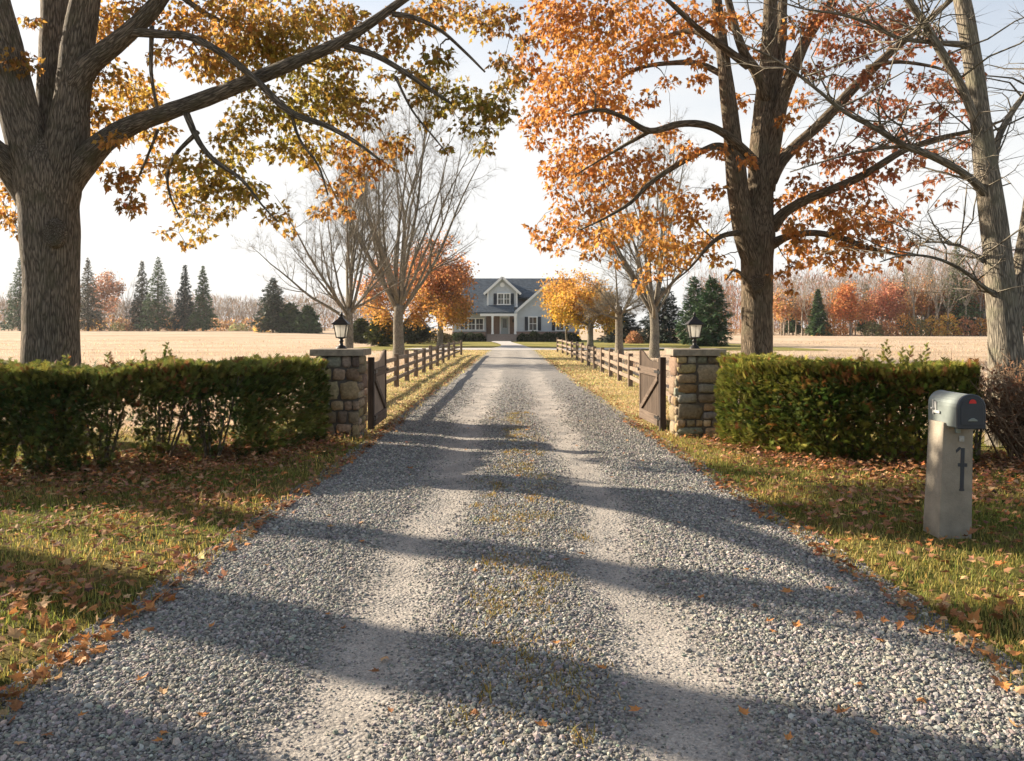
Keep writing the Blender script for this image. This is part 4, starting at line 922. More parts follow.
# ================================================================== the big trees at the gate
def limb(mb, rows, n=12, skel=None, per=5, rough=.05):
    """rows: (px, py, D, width px) as measured"""
    Q = np.array([[*at(a, b, D), w / 2 / FPX * D] for a, b, D, w in rows]); Q = spline(Q, per); P_, r = Q[:, :3], np.maximum(Q[:, 3], .004)
    V, F, K = tube(P_, r, n); c = np.repeat(P_, n, 0); dv = V - c
    V = c + dv * (1 + rough * wob(V[:, 0] * 6, V[:, 2] * 3 + V[:, 1] * 5)[:, None] + rough * .5 * wob(K[:, 0] * 60, K[:, 1] * 60 + K[:, 2] * 2)[:, None])
    mb.add(V, F, None, K)
    if skel is not None: skel += [(p, rr) for p, rr in zip(P_, r)]
def crown(root, mb, skel, clumps, D0, dspread, leaf, colf, dens, extra, size_jit=.2, flat=.75, twigs=6):
    """clumps: (px, py, r px[, D]); every clump is tied to the nearest limb by a curved branch"""
    C_ = []
    for c in clumps:
        D = c[3] if len(c) > 3 else D0 + R.uniform(-dspread, dspread); C_.append((*at(c[0], c[1], D), c[2] / FPX * D, c[0], c[1], dens * c[2] ** 2))
    for p in extra: C_.append((*p[:3], p[3], 512 + p[0] / p[1] * 800, 328 + (1.65 - p[2]) / p[1] * 800, dens * (p[3] / D0 * 800) ** 2 * .8))
    C_ = np.array(C_); SP = np.array([s[0] for s in skel]); SR = np.array([s[1] for s in skel]); todo = list(range(len(C_)))
    best = np.array([np.min(np.linalg.norm(SP - c[:3], axis=1) + .25 * (c[2] < SP[:, 2] - 3)) for c in C_])
    st, dr, ln = [], [], []
    while todo:
        i = min(todo, key=lambda k: best[k]); todo.remove(i); c = C_[i, :3]; dd = np.linalg.norm(SP - c, axis=1); j = int(np.argmin(dd)); a = SP[j]; L = dd[j]
        if L > .08:
            r0 = min(SR[j] * .62, .008 + .011 * L); b = bend(a, c, .13, 8, .10, .10); rr = np.linspace(r0, .005, 8); mb.tube(b, rr, 5); SP = np.concatenate([SP, b[1:]]); SR = np.concatenate([SR, rr[1:]])
            for k in todo: best[k] = min(best[k], np.min(np.linalg.norm(b[1:] - C_[k, :3], axis=1)))
        for k in range(twigs):
            d = R.normal(0, 1, 3); d[2] = d[2] * .5 - .15; e = c + d / np.linalg.norm(d) * C_[i, 3] * R.uniform(.6, 1.15); m = (c + e) / 2 + [0, 0, .06 * C_[i, 3]]; mb.tube([c, m, e], [.006, .004, .002], 3)
    P_, A_, col = [], [], []
    for c in C_:
        n = max(4, int(c[6] * R.uniform(.75, 1.2))); d = R.normal(0, 1, (n, 3)); d /= np.linalg.norm(d, axis=1)[:, None]; o = d * (R.random(n) ** .45)[:, None] * c[3] * [1.05, 1.05, flat]
        P_.append(c[:3] + o); A_.append(o / max(c[3], .05) * .6); col.append(colf(c[4] + o[:, 0] / D0 * 800, c[5] - o[:, 2] / D0 * 800, n))
    P_, A_, col = np.concatenate(P_), np.concatenate(A_), np.concatenate(col); n = len(P_)
    d = A_ + R.normal(0, .45, (n, 3)) - [0, 0, .75]; hint = R.normal(0, .8, (n, 3)) + [0, -.35, .5]
    V, F = inst(MAPLE[0], MAPLE[1], P_, frames_dir(d, hint), leaf * np.exp(R.normal(0, size_jit, n))); np_mesh('crown', V, [F], M['leaf'], root, False, percol(col, len(MAPLE[0])))
    return n
def shift(root):
    for o in list(root.children): o.location = o.location - root.location
# ---- left: the thick maple
D0 = 11.3; b = at(51, 445, D0); root = thing('maple_tree', 'thick trunked maple with orange and olive green leaves, its long limb arching over the drive', 'tree', (b[0], b[1], 0)); mb = MB(); sk = []
limb(mb, [(51, 470, D0, 77), (51, 446, D0, 70), (51, 425, D0, 62), (51, 380, D0, 55), (51, 330, D0, 52), (51, 280, D0, 51), (50, 235, D0, 54), (49, 205, D0, 56), (48, 182, D0, 62), (48, 160, D0, 58), (48, 142, D0, 42)], 40, None, 8, .028)
W = D0
limb(mb, [(47, 222, W, 36), (38, 178, W - .1, 42), (24, 130, W - .2, 38), (12, 80, W - .3, 34), (2, 35, W - .4, 31), (-8, -10, W - .5, 28), (-22, -70, W - .7, 22), (-34, -130, W - 1, 14), (-40, -190, W - 1.2, 6)], 20, sk)
limb(mb, [(42, 226, W, 24), (20, 182, W - .1, 28), (2, 158, W - .3, 25), (-25, 136, W - .6, 22), (-70, 105, W - 1, 17), (-130, 70, W - 1.4, 11), (-190, 50, W - 1.7, 5)], 14, sk)
limb(mb, [(54, 208, W + .05, 34), (54, 150, W + .15, 34), (54, 90, W + .2, 30), (55, 40, W + .3, 28), (56, -10, W + .4, 26), (60, -80, W + .6, 19), (70, -150, W + .9, 11), (74, -215, W + 1, 5)], 18, sk)
limb(mb, [(57, 216, W, 36), (66, 150, W - .1, 40), (72, 100, W - .15, 34), (78, 50, W - .2, 31), (86, -2, W - .3, 27), (100, -70, W - .6, 20), (120, -140, W - .8, 12), (132, -200, W - 1, 5)], 18, sk)
limb(mb, [(74, 86, W - .2, 28), (92, 62, W - .3, 22), (120, 40, W - .4, 18), (150, 12, W - .5, 16), (172, -16, W - .6, 14), (215, -60, W - .8, 10), (262, -110, W - .9, 5)], 12, sk)
limb(mb, [(56, 214, W, 26), (66, 186, W, 30), (84, 162, W - .1, 27), (104, 142, W - .2, 22), (130, 126, W - .3, 19), (165, 113, W - .5, 17), (215, 95, W - .7, 15.5), (262, 76, W - .9, 14), (300, 60, W - 1.1, 12.5), (340, 42, W - 1.25, 11), (375, 20, W - 1.4, 9), (410, -5, W - 1.5, 7.5), (450, -30, W - 1.6, 5), (490, -48, W - 1.7, 3)], 14, sk)
limb(mb, [(134, 32, W - .45, 10), (160, 34, W - .6, 8.5), (190, 37, W - .75, 7.5), (225, 55, W - .95, 7), (255, 79, W - 1.15, 7), (290, 112, W - 1.3, 7), (327, 126, W - 1.4, 5.5), (357, 143, W - 1.4, 4), (380, 160, W - 1.4, 2.5)], 9, sk)
limb(mb, [(345, 46, W - 1.25, 7), (372, 54, W - 1.3, 6), (395, 66, W - 1.4, 5.5), (425, 86, W - 1.5, 4.5), (452, 104, W - 1.5, 3)], 8, sk)
limb(mb, [(392, 14, W - 1.45, 6), (412, 17, W - 1.4, 5), (440, 30, W - 1.2, 4), (465, 52, W - 1.1, 3), (485, 72, W - 1.1, 2)], 8, sk)
limb(mb, [(184, 108, W - .55, 8), (198, 140, W - .7, 6), (214, 160, W - .8, 5), (242, 180, W - .9, 3.5), (262, 205, W - 1, 2), (278, 222, W - 1, 1.5)], 8, sk)
limb(mb, [(198, 132, W - .65, 5), (178, 152, W - .5, 4), (168, 172, W - .5, 3.2), (170, 195, W - .5, 2.4), (180, 218, W - .5, 1.6)], 7, sk)
limb(mb, [(152, 26, W - .5, 5), (151, 60, W - .5, 4), (152, 80, W - .5, 3.5), (158, 112, W - .5, 3.5)], 7, sk)
limb(mb, [(170, -12, W - .6, 7), (210, 16, W - .2, 5), (260, 36, W + .3, 4), (300, 60, W + .5, 2.5), (340, 70, W + .6, 1.5)], 7, sk)
limb(mb, [(158, 130, W - .4, 3.5), (148, 155, W - .2, 2.8), (138, 178, W - .1, 2.2), (126, 200, W, 1.5)], 6, sk)
limb(mb, [(290, 110, W - 1.3, 4), (300, 140, W - 1.2, 3), (318, 165, W - 1.2, 2.4), (328, 195, W - 1.2, 1.6)], 6, sk)
limb(mb, [(395, 76, W - 1.5, 3), (412, 110, W - 1.4, 2.2), (432, 135, W - 1.4, 1.8), (446, 152, W - 1.4, 1.2)], 6, sk)
CL = [(100,25,30),(18,62,20),(120,78,25),(132,100,24),(100,112,20),(112,140,14),(8,215,20),(16,178,14),(10,60,14),(95,50,22),(112,15,22),(92,90,16),(98,135,16),(30,20,10),(5,190,16),(145,85,18),(150,105,16),(100,165,10),(20,232,8),(190,20,35),(240,20,40),(290,28,40),(230,60,32),(205,62,25),(320,18,35),(340,62,26),(272,48,33),(300,72,28),(340,92,26),(262,108,33),(298,112,30),(330,102,33),(362,112,24),(310,148,28),(345,150,24),(382,160,20),(398,142,17),(282,148,20),(358,175,18),(338,192,20),(322,212,14),(345,212,12),
      (130,128,22),(158,132,20),(122,178,18),(132,203,16),(160,165,22),(200,168,26),(230,163,20),(176,192,20),(195,214,23),(202,236,11),(235,195,20),(252,188,16),(275,214,17),(290,232,9),(166,232,9),(186,244,9),(225,214,12),(210,186,18),(240,128,20),(225,140,16),(250,150,16),
      (405,25,24),(430,12,24),(460,10,28),(482,24,20),(505,18,22),(398,48,14),(412,72,18),(438,58,18),(430,84,20),(460,94,21),(480,104,20),(500,110,18),(442,108,14),(420,98,12),(465,128,14),(488,128,14),(484,148,12),(502,62,14),(525,40,12),(518,76,14),(505,88,16),(446,148,9),(426,122,8),(390,100,12),(140,10,18),(160,55,14),(370,40,14),(350,20,22),(380,75,12)]
GRN, YEL, ORA, RUS, RED = np.array([.19, .19, .035]), np.array([.52, .36, .065]), np.array([.50, .235, .06]), np.array([.40, .155, .05]), np.array([.22, .08, .04])
def bl(x, y, cx, cy, r): return np.exp(-(((x - cx) ** 2 + (y - cy) ** 2) / r ** 2))
def colL(x, y, n):
    w = np.stack([1.7 * bl(x, y, 300, 95, 60) + 1.7 * bl(x, y, 470, 105, 65) + 1.1 * bl(x, y, 235, 180, 60) + .6, 1.2 * bl(x, y, 230, 180, 80) + .8 * bl(x, y, 330, 100, 70) + .8 * bl(x, y, 130, 90, 60) + .4 * bl(x, y, 300, 20, 60), .95 + 0 * x, .9 * bl(x, y, 360, 165, 60) + .8 * bl(x, y, 520, 60, 45) + .25 + .7 * bl(x, y, 140, 190, 40), 1.0 * bl(x, y, 525, 60, 45) + .5 * bl(x, y, 350, 210, 30)], 1)
    w = w ** 2 * np.exp(R.normal(0, .55, w.shape)); w /= w.sum(1)[:, None]; return jit(.88 * w @ np.stack([GRN, YEL, ORA, RUS, RED]), n, .22, .07)
ex = []
for k in range(30): a, r = R.uniform(0, 6.3), R.uniform(.5, 4.4); ex.append((b[0] + .8 + r * math.cos(a), b[1] + r * math.sin(a) * .8, R.uniform(6.9, 10.2), .5))
nL = crown(root, mb, sk, CL, 11.9, 1.15, .092, colL, .35, ex)
mb.build('trunk', M['bark_maple'], root, True, vec=True)
kn = MB(); kb = at(53, 233, D0 - .365); kn.lathe([(.19, -.06), (.165, .005), (.13, .035), (.10, .03), (.075, .0), (.055, -.005), (.035, .012), (.012, .018)], 22); ko = kn.build('knot', M['bark_maple'], root, True, vec=True); ko.scale = (.85, 1.12, 1); ko.rotation_euler = (PI / 2, 0, 0); ko.location = Vector((kb[0], D0 - .365, kb[2]))
shift(root)
# ---- right: the copper oak
D1 = 14.6; b = at(757, 418, D1); root = thing('oak_tree', 'tall copper leaved tree with a double trunk behind the sunlit hedge', 'tree', (b[0], b[1], 0)); mb = MB(); sk = []; W = D1
limb(mb, [(757, 432, W, 46), (757, 417, W, 39), (757, 400, W, 34), (757, 350, W, 31), (757, 300, W, 31), (757, 260, W, 32), (758, 235, W, 33), (760, 200, W, 26), (762, 150, W, 25), (765, 110, W, 22), (768, 70, W, 18), (770, 30, W, 15), (771, -10, W, 13), (774, -80, W, 9), (772, -150, W + .3, 4)], 26, sk, 6, .03)
limb(mb, [(754, 262, W - .05, 24), (745, 232, W - .15, 23), (738, 190, W - .2, 21), (733, 140, W - .3, 18), (727, 90, W - .4, 15), (721, 40, W - .4, 12), (716, -5, W - .5, 10), (708, -70, W - .7, 7), (700, -130, W - .9, 3)], 16, sk)
limb(mb, [(764, 190, W, 22), (772, 150, W - .1, 17), (782, 100, W - .2, 14), (793, 70, W - .3, 12.5), (806, 40, W - .3, 11), (826, 10, W - .4, 9), (850, -22, W - .4, 7), (880, -70, W - .4, 3)], 12, sk)
limb(mb, [(768, 118, W, 14), (776, 80, W + .2, 12), (781, 40, W + .3, 11), (783, 0, W + .4, 9), (790, -60, W + .5, 6), (800, -120, W + .6, 3)], 12, sk)
limb(mb, [(766, 100, W - .1, 12), (756, 72, W - .3, 11), (745, 55, W - .4, 10), (736, 30, W - .6, 8), (727, -5, W - .7, 7), (715, -50, W - 1, 4)], 10, sk)
limb(mb, [(748, 66, W - .4, 9), (722, 46, W - .7, 7.5), (700, 30, W - 1, 6), (676, 8, W - 1.2, 5), (650, -16, W - 1.4, 3)], 8, sk)
limb(mb, [(760, 172, W, 15), (744, 150, W - .4, 9), (725, 134, W - .6, 8), (705, 125, W - .8, 7.5), (680, 124, W - 1, 7), (650, 131, W - 1.2, 6.5), (625, 118, W - 1.4, 5), (600, 110, W - 1.6, 4), (570, 116, W - 1.8, 2)], 9, sk)
limb(mb, [(650, 131, W - 1.2, 5), (625, 145, W - 1, 3.5), (600, 160, W - .9, 2.2), (575, 175, W - .8, 1.4)], 7, sk)
limb(mb, [(740, 212, W - .2, 9), (720, 145, W - .3, 7), (700, 152, W - .6, 6.5), (675, 166, W - .9, 6), (650, 183, W - 1.1, 5), (630, 203, W - 1.3, 4), (605, 218, W - 1.4, 2.5), (580, 230, W - 1.4, 1.5)][2:], 8, sk)
limb(mb, [(734, 150, W - .3, 8), (716, 146, W - .5, 7), (700, 152, W - .6, 6.5)], 8, sk)
limb(mb, [(728, 78, W - .4, 7), (700, 64, W - .1, 6), (672, 63, W + .3, 5), (640, 68, W + .7, 4), (610, 84, W + 1, 2.5), (590, 94, W + 1.2, 1.5)], 8, sk)
limb(mb, [(724, 55, W - .4, 6), (695, 32, W + .1, 5), (660, 38, W + .5, 3.8), (628, 52, W + .9, 2)], 7, sk)
limb(mb, [(772, 228, W, 14), (784, 213, W - .2, 11), (806, 200, W - .4, 9), (830, 190, W - .6, 8.5), (858, 178, W - .7, 8), (880, 165, W - .8, 7.5), (905, 150, W - .9, 6.5), (940, 138, W - 1, 5), (975, 130, W - 1.1, 3.5), (1010, 118, W - 1.2, 2)], 10, sk)
limb(mb, [(770, 180, W, 16), (782, 160, W + .1, 12), (800, 142, W + .2, 11), (822, 122, W + .2, 10.5), (850, 92, W + .3, 10), (880, 62, W + .3, 8.5), (905, 40, W + .4, 7), (935, 14, W + .5, 5.5), (965, -12, W + .5, 4), (1000, -40, W + .5, 2)], 10, sk)
limb(mb, [(770, 245, W, 12), (790, 236, W - .3, 7), (815, 233, W - .5, 6.5), (842, 238, W - .7, 6), (865, 247, W - .8, 5), (886, 252, W - .9, 3.5), (905, 256, W - 1, 2)], 8, sk)
limb(mb, [(742, 232, W - .2, 7), (722, 236, W - .5, 5), (705, 250, W - .8, 4), (690, 268, W - .9, 2.2), (676, 280, W - 1, 1.4)], 7, sk)
limb(mb, [(866, 68, W + .3, 6), (895, 62, W, 4), (930, 66, W - .3, 3), (955, 74, W - .4, 1.8)], 6, sk)
limb(mb, [(755, 300, W - .2, 5), (748, 282, W - .5, 4), (735, 270, W - .8, 3), (726, 280, W - 1, 1.6)], 6, sk)
CR = [(560,12,34),(600,18,36),(640,14,32),(690,14,24),(590,52,34),(620,58,30),(568,40,26),(650,44,25),(680,36,22),(718,18,16),(545,82,26),(570,80,30),(600,88,30),(540,110,22),(530,128,14),(565,113,28),(600,106,24),(625,108,20),(537,142,12),(575,148,25),(600,150,25),(560,170,22),(590,174,25),(555,190,14),(620,165,24),(650,160,23),(668,132,14),(688,150,14),(655,182,20),(630,190,20),(600,205,22),(570,205,20),(558,224,17),(546,240,14),(580,230,22),(605,240,20),(620,225,22),(650,220,22),(680,198,18),(690,215,20),(660,245,22),(690,245,22),(650,272,14),(672,264,17),(708,240,15),(718,258,12),(734,274,9),(640,286,9),(700,58,14),(700,80,13),(720,150,11),(715,190,11),(734,214,9),(528,60,16),(545,30,18),(635,130,12),(668,82,12),(648,98,12),(535,230,9),(560,250,10),(590,255,10),(615,262,8),
      (800,28,20),(830,14,20),(860,20,24),(790,60,14),(850,48,22),(880,34,20),(900,18,20),(842,82,15),(872,78,18),(908,48,18),(930,36,16),(918,80,16),(900,108,17),(950,58,13),(958,90,13),(940,108,13),(850,104,14),(800,100,14),(970,110,12),(965,140,12),(935,150,13),(955,165,10),(880,100,14),(815,70,14),(825,45,14),(940,85,14),(975,75,10),(860,160,14),(830,165,12),(912,160,12),(780,150,10),(790,195,10),(870,225,14),(840,228,14),(850,255,13),(885,225,14),(905,215,12),(920,195,11),(800,245,11),(825,255,12),(822,128,13),(870,128,13),(810,150,16),(840,153,16),(868,150,14),(900,138,16),(925,128,13),(800,180,13),(830,190,16),(860,182,16),(890,174,13),(850,214,19),(880,214,18),(820,214,16),(798,224,14),(840,243,17),(868,248,15),(890,238,11),(858,268,11),(808,262,9),(788,250,9),(780,275,11),(790,290,7),(935,178,10),(946,203,9),(745,22,18),(740,100,13),(746,160,10),(760,50,12),(785,120,10),(800,205,16),(815,190,14),(800,240,16),(815,257,13),(835,267,13),(850,240,15),(790,266,11),(785,225,12),(900,250,10),(870,200,13),(850,195,13),(830,212,14),(845,225,13),(775,200,9),(900,262,8),(912,240,9),(875,268,9)]
COP, COR, CYE, CBR = np.array([.49, .22, .058]), np.array([.41, .165, .052]), np.array([.54, .32, .07]), np.array([.29, .105, .06])
def colR(x, y, n):
    rt = sstep(770, 840, x); w = np.stack([1.3 - .9 * rt, .65 + .1 * rt, .22 + 1.1 * bl(x, y, 640, 250, 75) + .7 * bl(x, y, 720, 260, 40) + .55 * bl(x, y, 600, 60, 60) * (1 - rt) + .5 * bl(x, y, 835, 235, 45), .10 + 1.25 * rt * (1 - .75 * sstep(150, 240, y))], 1)
    w = w ** 2 * np.exp(R.normal(0, .5, w.shape)); w /= w.sum(1)[:, None]; return jit(.88 * w @ np.stack([COP, COR, CYE, CBR]), n, .2, .06)
ex = []
for k in range(34): a, r = R.uniform(0, 6.3), R.uniform(.5, 4.2); ex.append((b[0] - .6 + r * math.cos(a), b[1] + r * math.sin(a) * .8, R.uniform(8.3, 12), .55))
nR = crown(root, mb, sk, CR, 14.9, 1.6, .104, colR, .36, ex)
mb.build('trunk', M['bark_oak'], root, True, vec=True)
kn = MB(); kb = at(757, 284, D1 - .31); kn.lathe([(.16, -.06), (.14, .01), (.11, .04), (.08, .032), (.06, .008), (.04, .01), (.012, .02)], 20); ko = kn.build('knot', M['bark_oak'], root, True, vec=True); ko.rotation_euler = (PI / 2, 0, 0); ko.location = Vector((kb[0], D1 - .315, kb[2]))
shift(root)
# ---- far right: the bare forked tree
D2 = 10.9; b = at(1006, 440, D2); root = thing('bare_tree', 'forked grey barked leafless tree rising behind the brown shrub at the edge of the photo', 'tree', (b[0], b[1], 0)); mb = MB(); sk = []; W = D2
limb(mb, [(1008, 462, W, 46), (1008, 440, W, 40), (1007, 400, W, 35), (1006, 355, W, 32), (1003, 310, W, 29), (997, 250, W, 26), (990, 195, W, 24), (984, 150, W, 21), (978, 100, W, 18), (971, 50, W, 17), (963, 5, W, 16), (952, -50, W, 12), (938, -110, W, 7), (928, -160, W, 3)], 22, sk, 6, .03)
limb(mb, [(1006, 340, W + .05, 20), (1016, 300, W + .1, 17), (1022, 260, W + .15, 15), (1030, 210, W + .2, 14), (1040, 140, W + .3, 12), (1046, 60, W + .4, 9), (1058, -40, W + .5, 5), (1066, -100, W + .6, 2)], 12, sk)
limb(mb, [(984, 150, W, 12), (973, 115, W - .1, 9), (958, 80, W - .2, 8.5), (940, 50, W - .3, 8.5), (925, 25, W - .3, 8), (908, 0, W - .4, 7), (885, -32, W - .5, 5), (860, -65, W - .6, 2.5)], 10, sk)
limb(mb, [(986, 196, W, 11), (972, 180, W - .2, 8), (950, 165, W - .4, 7.5), (922, 152, W - .7, 7), (905, 146, W - .9, 6.5), (875, 128, W - 1.1, 5), (845, 112, W - 1.3, 4), (815, 88, W - 1.5, 3.2), (780, 62, W - 1.6, 2.4), (735, 40, W - 1.7, 1.4)], 9, sk)
limb(mb, [(966, 45, W, 7), (930, 42, W - .2, 5), (898, 38, W - .4, 4), (870, 24, W - .5, 3.2), (838, 14, W - .6, 2.6), (800, 8, W - .8, 1.8), (760, -6, W - .9, 1)], 7, sk)
limb(mb, [(992, 180, W, 9), (998, 140, W + .1, 7), (1012, 112, W + .2, 6), (1030, 88, W + .3, 4.5), (1050, 60, W + .4, 2)], 8, sk)
limb(mb, [(1002, 300, W, 6), (985, 288, W - .2, 4.5), (962, 270, W - .4, 3.8), (935, 258, W - .6, 3), (905, 255, W - .7, 2), (880, 262, W - .8, 1.2)], 7, sk)
limb(mb, [(984, 262, W, 4), (960, 246, W + .2, 3), (930, 242, W + .4, 2), (905, 248, W + .5, 1.2)], 6, sk)
limb(mb, [(904, 146, W - .9, 4), (870, 150, W - .8, 3), (835, 158, W - .8, 2), (790, 172, W - .8, 1.2)], 6, sk)
SPk = [(p, r) for p, r in sk if r < .09]; st, dr = [], []
for k in range(230):
    p, r = SPk[R.integers(0, len(SPk))]; d = R.normal(0, 1, 3); d[2] = abs(d[2]) * .6; d /= np.linalg.norm(d); L = R.uniform(.35, 1.5); q = bend(p, p + d * L, .2, 6, .12, .16); mb.tube(q, np.linspace(min(r * .6, .004 + .008 * L), .003, 6), 4)
    for j in range(6): i = R.integers(1, 5); st.append(q[i]); dr.append(d * .6 + R.normal(0, .6, 3))
add_fine(mb, (np.array(st), np.array(dr), R.uniform(.15, .5, len(st)), np.full(len(st), .0035)))
mb.build('trunk', M['bark_grey'], root, True, vec=True); shift(root)

# ---- more maples of the same row, left of the picture: their trunks and crowns throw the long bands of shade
for i, (x, y, H, r) in enumerate([(-10.4, 7.3, 15, .26), (-13.6, 10.3, 17, .36), (-16.5, 13.6, 17, .27), (-9.6, 5.6, 14, .16)]):
    root = thing('maple_tree', ['maple of middling girth in the row left of the thick maple', 'maple with the widest trunk in the row left of the thick maple', 'maple farthest back in the row left of the thick maple', 'young slender maple nearest the road in the row left of the thick maple'][i], 'tree', (x, y, 0), i * 1.3)
    mb, fine, tips = grow(H, 9.6, r, 5, (6, 26), 4, 2, tw=80, twL=.5); mb.build('trunk', M['bark_maple'], root, True, vec=True)
    leaves_on(tips, 170, .14, .28, [ORA, RUS, YEL], root, MAPLE)

# ================================================================== the wood beyond the field
PALE = M['bark_pale']
FB = m_leaf('thicket_leaf', .2, .8, 1.1, .1)
# single conifers and trees standing in front of the wood
def fz(px, Y): x = (px - CX) / FPX * Y; return (x, Y, float(zfield(x, Y)) - .02)
for (px, Y, top, wpx, lab, kw) in [
    (20, 182, 262, 15, 'hazy conifer left of the thick maple trunk', dict(gap=.6)),
    (88, 180, 262, 15, 'sparse brown tinged conifer right of the thick maple trunk', dict(gap=.7, c0=(.06, .065, .035), c1=(.16, .14, .08))),
    (142, 184, 264, 11, 'thin pale conifer left of the tall dark spruce', dict(gap=.75, c0=(.035, .05, .03), c1=(.10, .11, .065))),
    (158, 180, 261, 17, 'tallest spruce of the row along the far field', dict(gap=.45)),
    (185, 178, 269, 10, 'narrow pointed spruce right of the tallest one', dict(gap=.3, c0=(.014, .034, .03), c1=(.05, .085, .065))),
    (203, 176, 270, 12, 'full pointed spruce last in the row on the far field', dict(gap=.3)),
    (273, 150, 281, 17, 'broad conifer at the field edge left of the leafless tree', dict(gap=.3, shape=.75, c0=(.025, .045, .028), c1=(.085, .11, .06))),
    (291, 150, 306, 14, 'short dark conifer behind the twigs of the leafless tree', dict(gap=.2, shape=.65)),
    (308, 146, 308, 12, 'short dark conifer just left of the shaded lantern', dict(gap=.2, shape=.65)),
    (818, 146, 293, 9, 'small dark spruce at the wood edge right of the copper tree', dict(gap=.3)),
    (957, 150, 245, 21, 'tall pale green pine in the wood left of the forked grey tree', dict(gap=.45, c0=(.06, .10, .04), c1=(.20, .26, .10))),
    (1018, 150, 266, 15, 'pine in the wood right of the forked grey tree', dict(gap=.5, c0=(.06, .09, .04), c1=(.18, .22, .09)))]:
    l = fz(px, Y); H = (332 - top if px < 600 else 336 - top) / FPX * Y + .6; conifer(lab, l, H, wpx / FPX * Y * 1.3, R.uniform(0, 6), 6500, sz=.62, tier=.85, bare=.07, **{**dict(c0=(.035, .075, .03), c1=(.12, .19, .065)), **kw})
for (px, Y, top, wpx, lab, pal) in [
    (850, 147, 284, 19, 'orange maple in front of the pale trunks of the wood', [(.56, .27, .10), (.52, .22, .09)]), (886, 148, 280, 22, 'rose red maple in front of the pale trunks of the wood', [(.46, .20, .13), (.44, .22, .12)]),
    (104, 188, 268, 11, 'rusty thin topped tree beside the brown tinged conifer', [(.32, .17, .10), (.28, .14, .08)])]:
    l = fz(px, Y); H = (332 - top if px < 600 else 336 - top) / FPX * Y
    root, tips = bare_tree('red_maple', lab, 'tree', l, 1, PALE, H=H, th=H * .28, r0=.16, nl=9, spread=(12, 60), n2=8, n3=3, tw=200, twL=.7); leaves_on(tips, 4200, .40, .6, pal, root)
# orange and olive bushes along the wood edge
BP = [[(.70, .38, .11), (.66, .32, .09)], [(.58, .33, .17), (.52, .29, .15)], [(.24, .25, .11), (.30, .28, .13)], [(.74, .47, .12), (.70, .42, .11)], [(.60, .29, .15), (.54, .26, .13)]]
for (px, w, top, k, lab) in [(835, 1.5, 322, 0, 'orange bush below the small dark spruce'), (873, 1.3, 325, 2, 'olive bush left of the rose red maple'), (888, 1.4, 324, 1, 'tan bush under the rose red maple'), (905, 1.8, 318, 0, 'large orange bush right of the rose red maple'), (916, 1.5, 321, 2, 'olive grey bush between two orange bushes'), (932, 1.6, 320, 3, 'golden bush left of the tall pale pine'), (947, 1.6, 317, 3, 'golden bush at the foot of the tall pale pine'), (965, 1.5, 321, 4, 'rust red bush right of the tall pale pine'), (983, 1.6, 322, 0, 'orange bush behind the forked grey trunk'), (822, 1.2, 326, 0, 'low orange bush at the near end of the bush row'), (1010, 1.5, 323, 4, 'rust bush right of the forked grey trunk')]:
    shrub(lab, fz(px, 146), w * 1.35, (338.5 - top) / FPX * 146, BP[k], 600, 'autumn_bush', .36)
for (px, w, h, k, lab) in [(62, 1.8, 2.6, 0, 'orange bush half behind the thick maple trunk'), (93, 1.7, 3.0, 3, 'orange bush under the brown tinged conifer'), (133, 1.6, 2.0, 1, 'tan bush left of the thin pale conifer'), (174, 2.0, 2.9, 0, 'orange bush between the tallest spruce and the narrow one'), (118, 1.8, 1.8, 2, 'olive bush under the rusty thin topped tree'), (239, 2.2, 1.6, 2, 'olive grey bush at the foot of the pale bare wood'), (262, 1.5, 2.8, 3, 'golden bush left of the broad conifer')]:
    l = fz(px, 183 if px < 250 else 152); shrub(lab, l, w, h, BP[k], 420, 'autumn_bush', .36)
# the bare wood: countable pale trunks at its edge, then the mass behind
mb0, fine0, tp0 = grow(15, 5.5, .17, 7, (8, 34), 7, 4, tw=500, twL=1.1, nseg=(6, 4, 3, 3)); add_fine(mb0, (fine0[0], fine0[1], fine0[2], fine0[3] * 2.2))
mb1, fine1, tp1 = grow(13, 3.5, .15, 8, (10, 42), 7, 4, tw=500, twL=1.1, nseg=(6, 4, 3, 3)); add_fine(mb1, (fine1[0], fine1[1], fine1[2], fine1[3] * 2.2))
for k, (px, Y, H, wpx) in enumerate([(793, 158, 9, 9), (866, 160, 10, 10), (906, 156, 13, 12), (930, 160, 15, 12), (985, 156, 14, 13), (1004, 160, 16, 12)]):
    conifer('dark evergreen standing among the pale trunks of the wood beyond the mailbox', fz(px, Y), H, wpx / FPX * Y, R.uniform(0, 6), 3200, sz=.62, tier=.85, bare=.1, gap=.4, c0=(.035, .07, .03), c1=(.12, .17, .065), group='dark evergreens within the wood beyond the mailbox')
fp = None
for k, (px, Y, H) in enumerate([(784, 152, 8), (806, 153, 9), (834, 155, 10), (868, 153, 9), (910, 152, 11), (926, 155, 13), (945, 152, 10), (972, 154, 13), (992, 152, 11), (1013, 154, 12)]):
    lab = 'rust leaved tree among the pale trunks of the wood beyond the mailbox'; grp = 'rust leaved trees within the wood beyond the mailbox'
    if fp is None:
        fp, tips = bare_tree('rust_tree', lab, 'tree', fz(px, Y), 0, PALE, group=grp, H=10, th=2.6, r0=.14, nl=9, spread=(12, 58), n2=8, n3=3, tw=200, twL=.7); leaves_on(tips, 1900, .42, .5, [(.46, .22, .11), (.40, .22, .10), (.44, .27, .10)], fp)
    else: c = copy_tree(fp); c.location = fz(px, Y); c.rotation_euler = (0, 0, k * 1.1); c.scale = (H / 10 * .9, H / 10 * .9, H / 10)
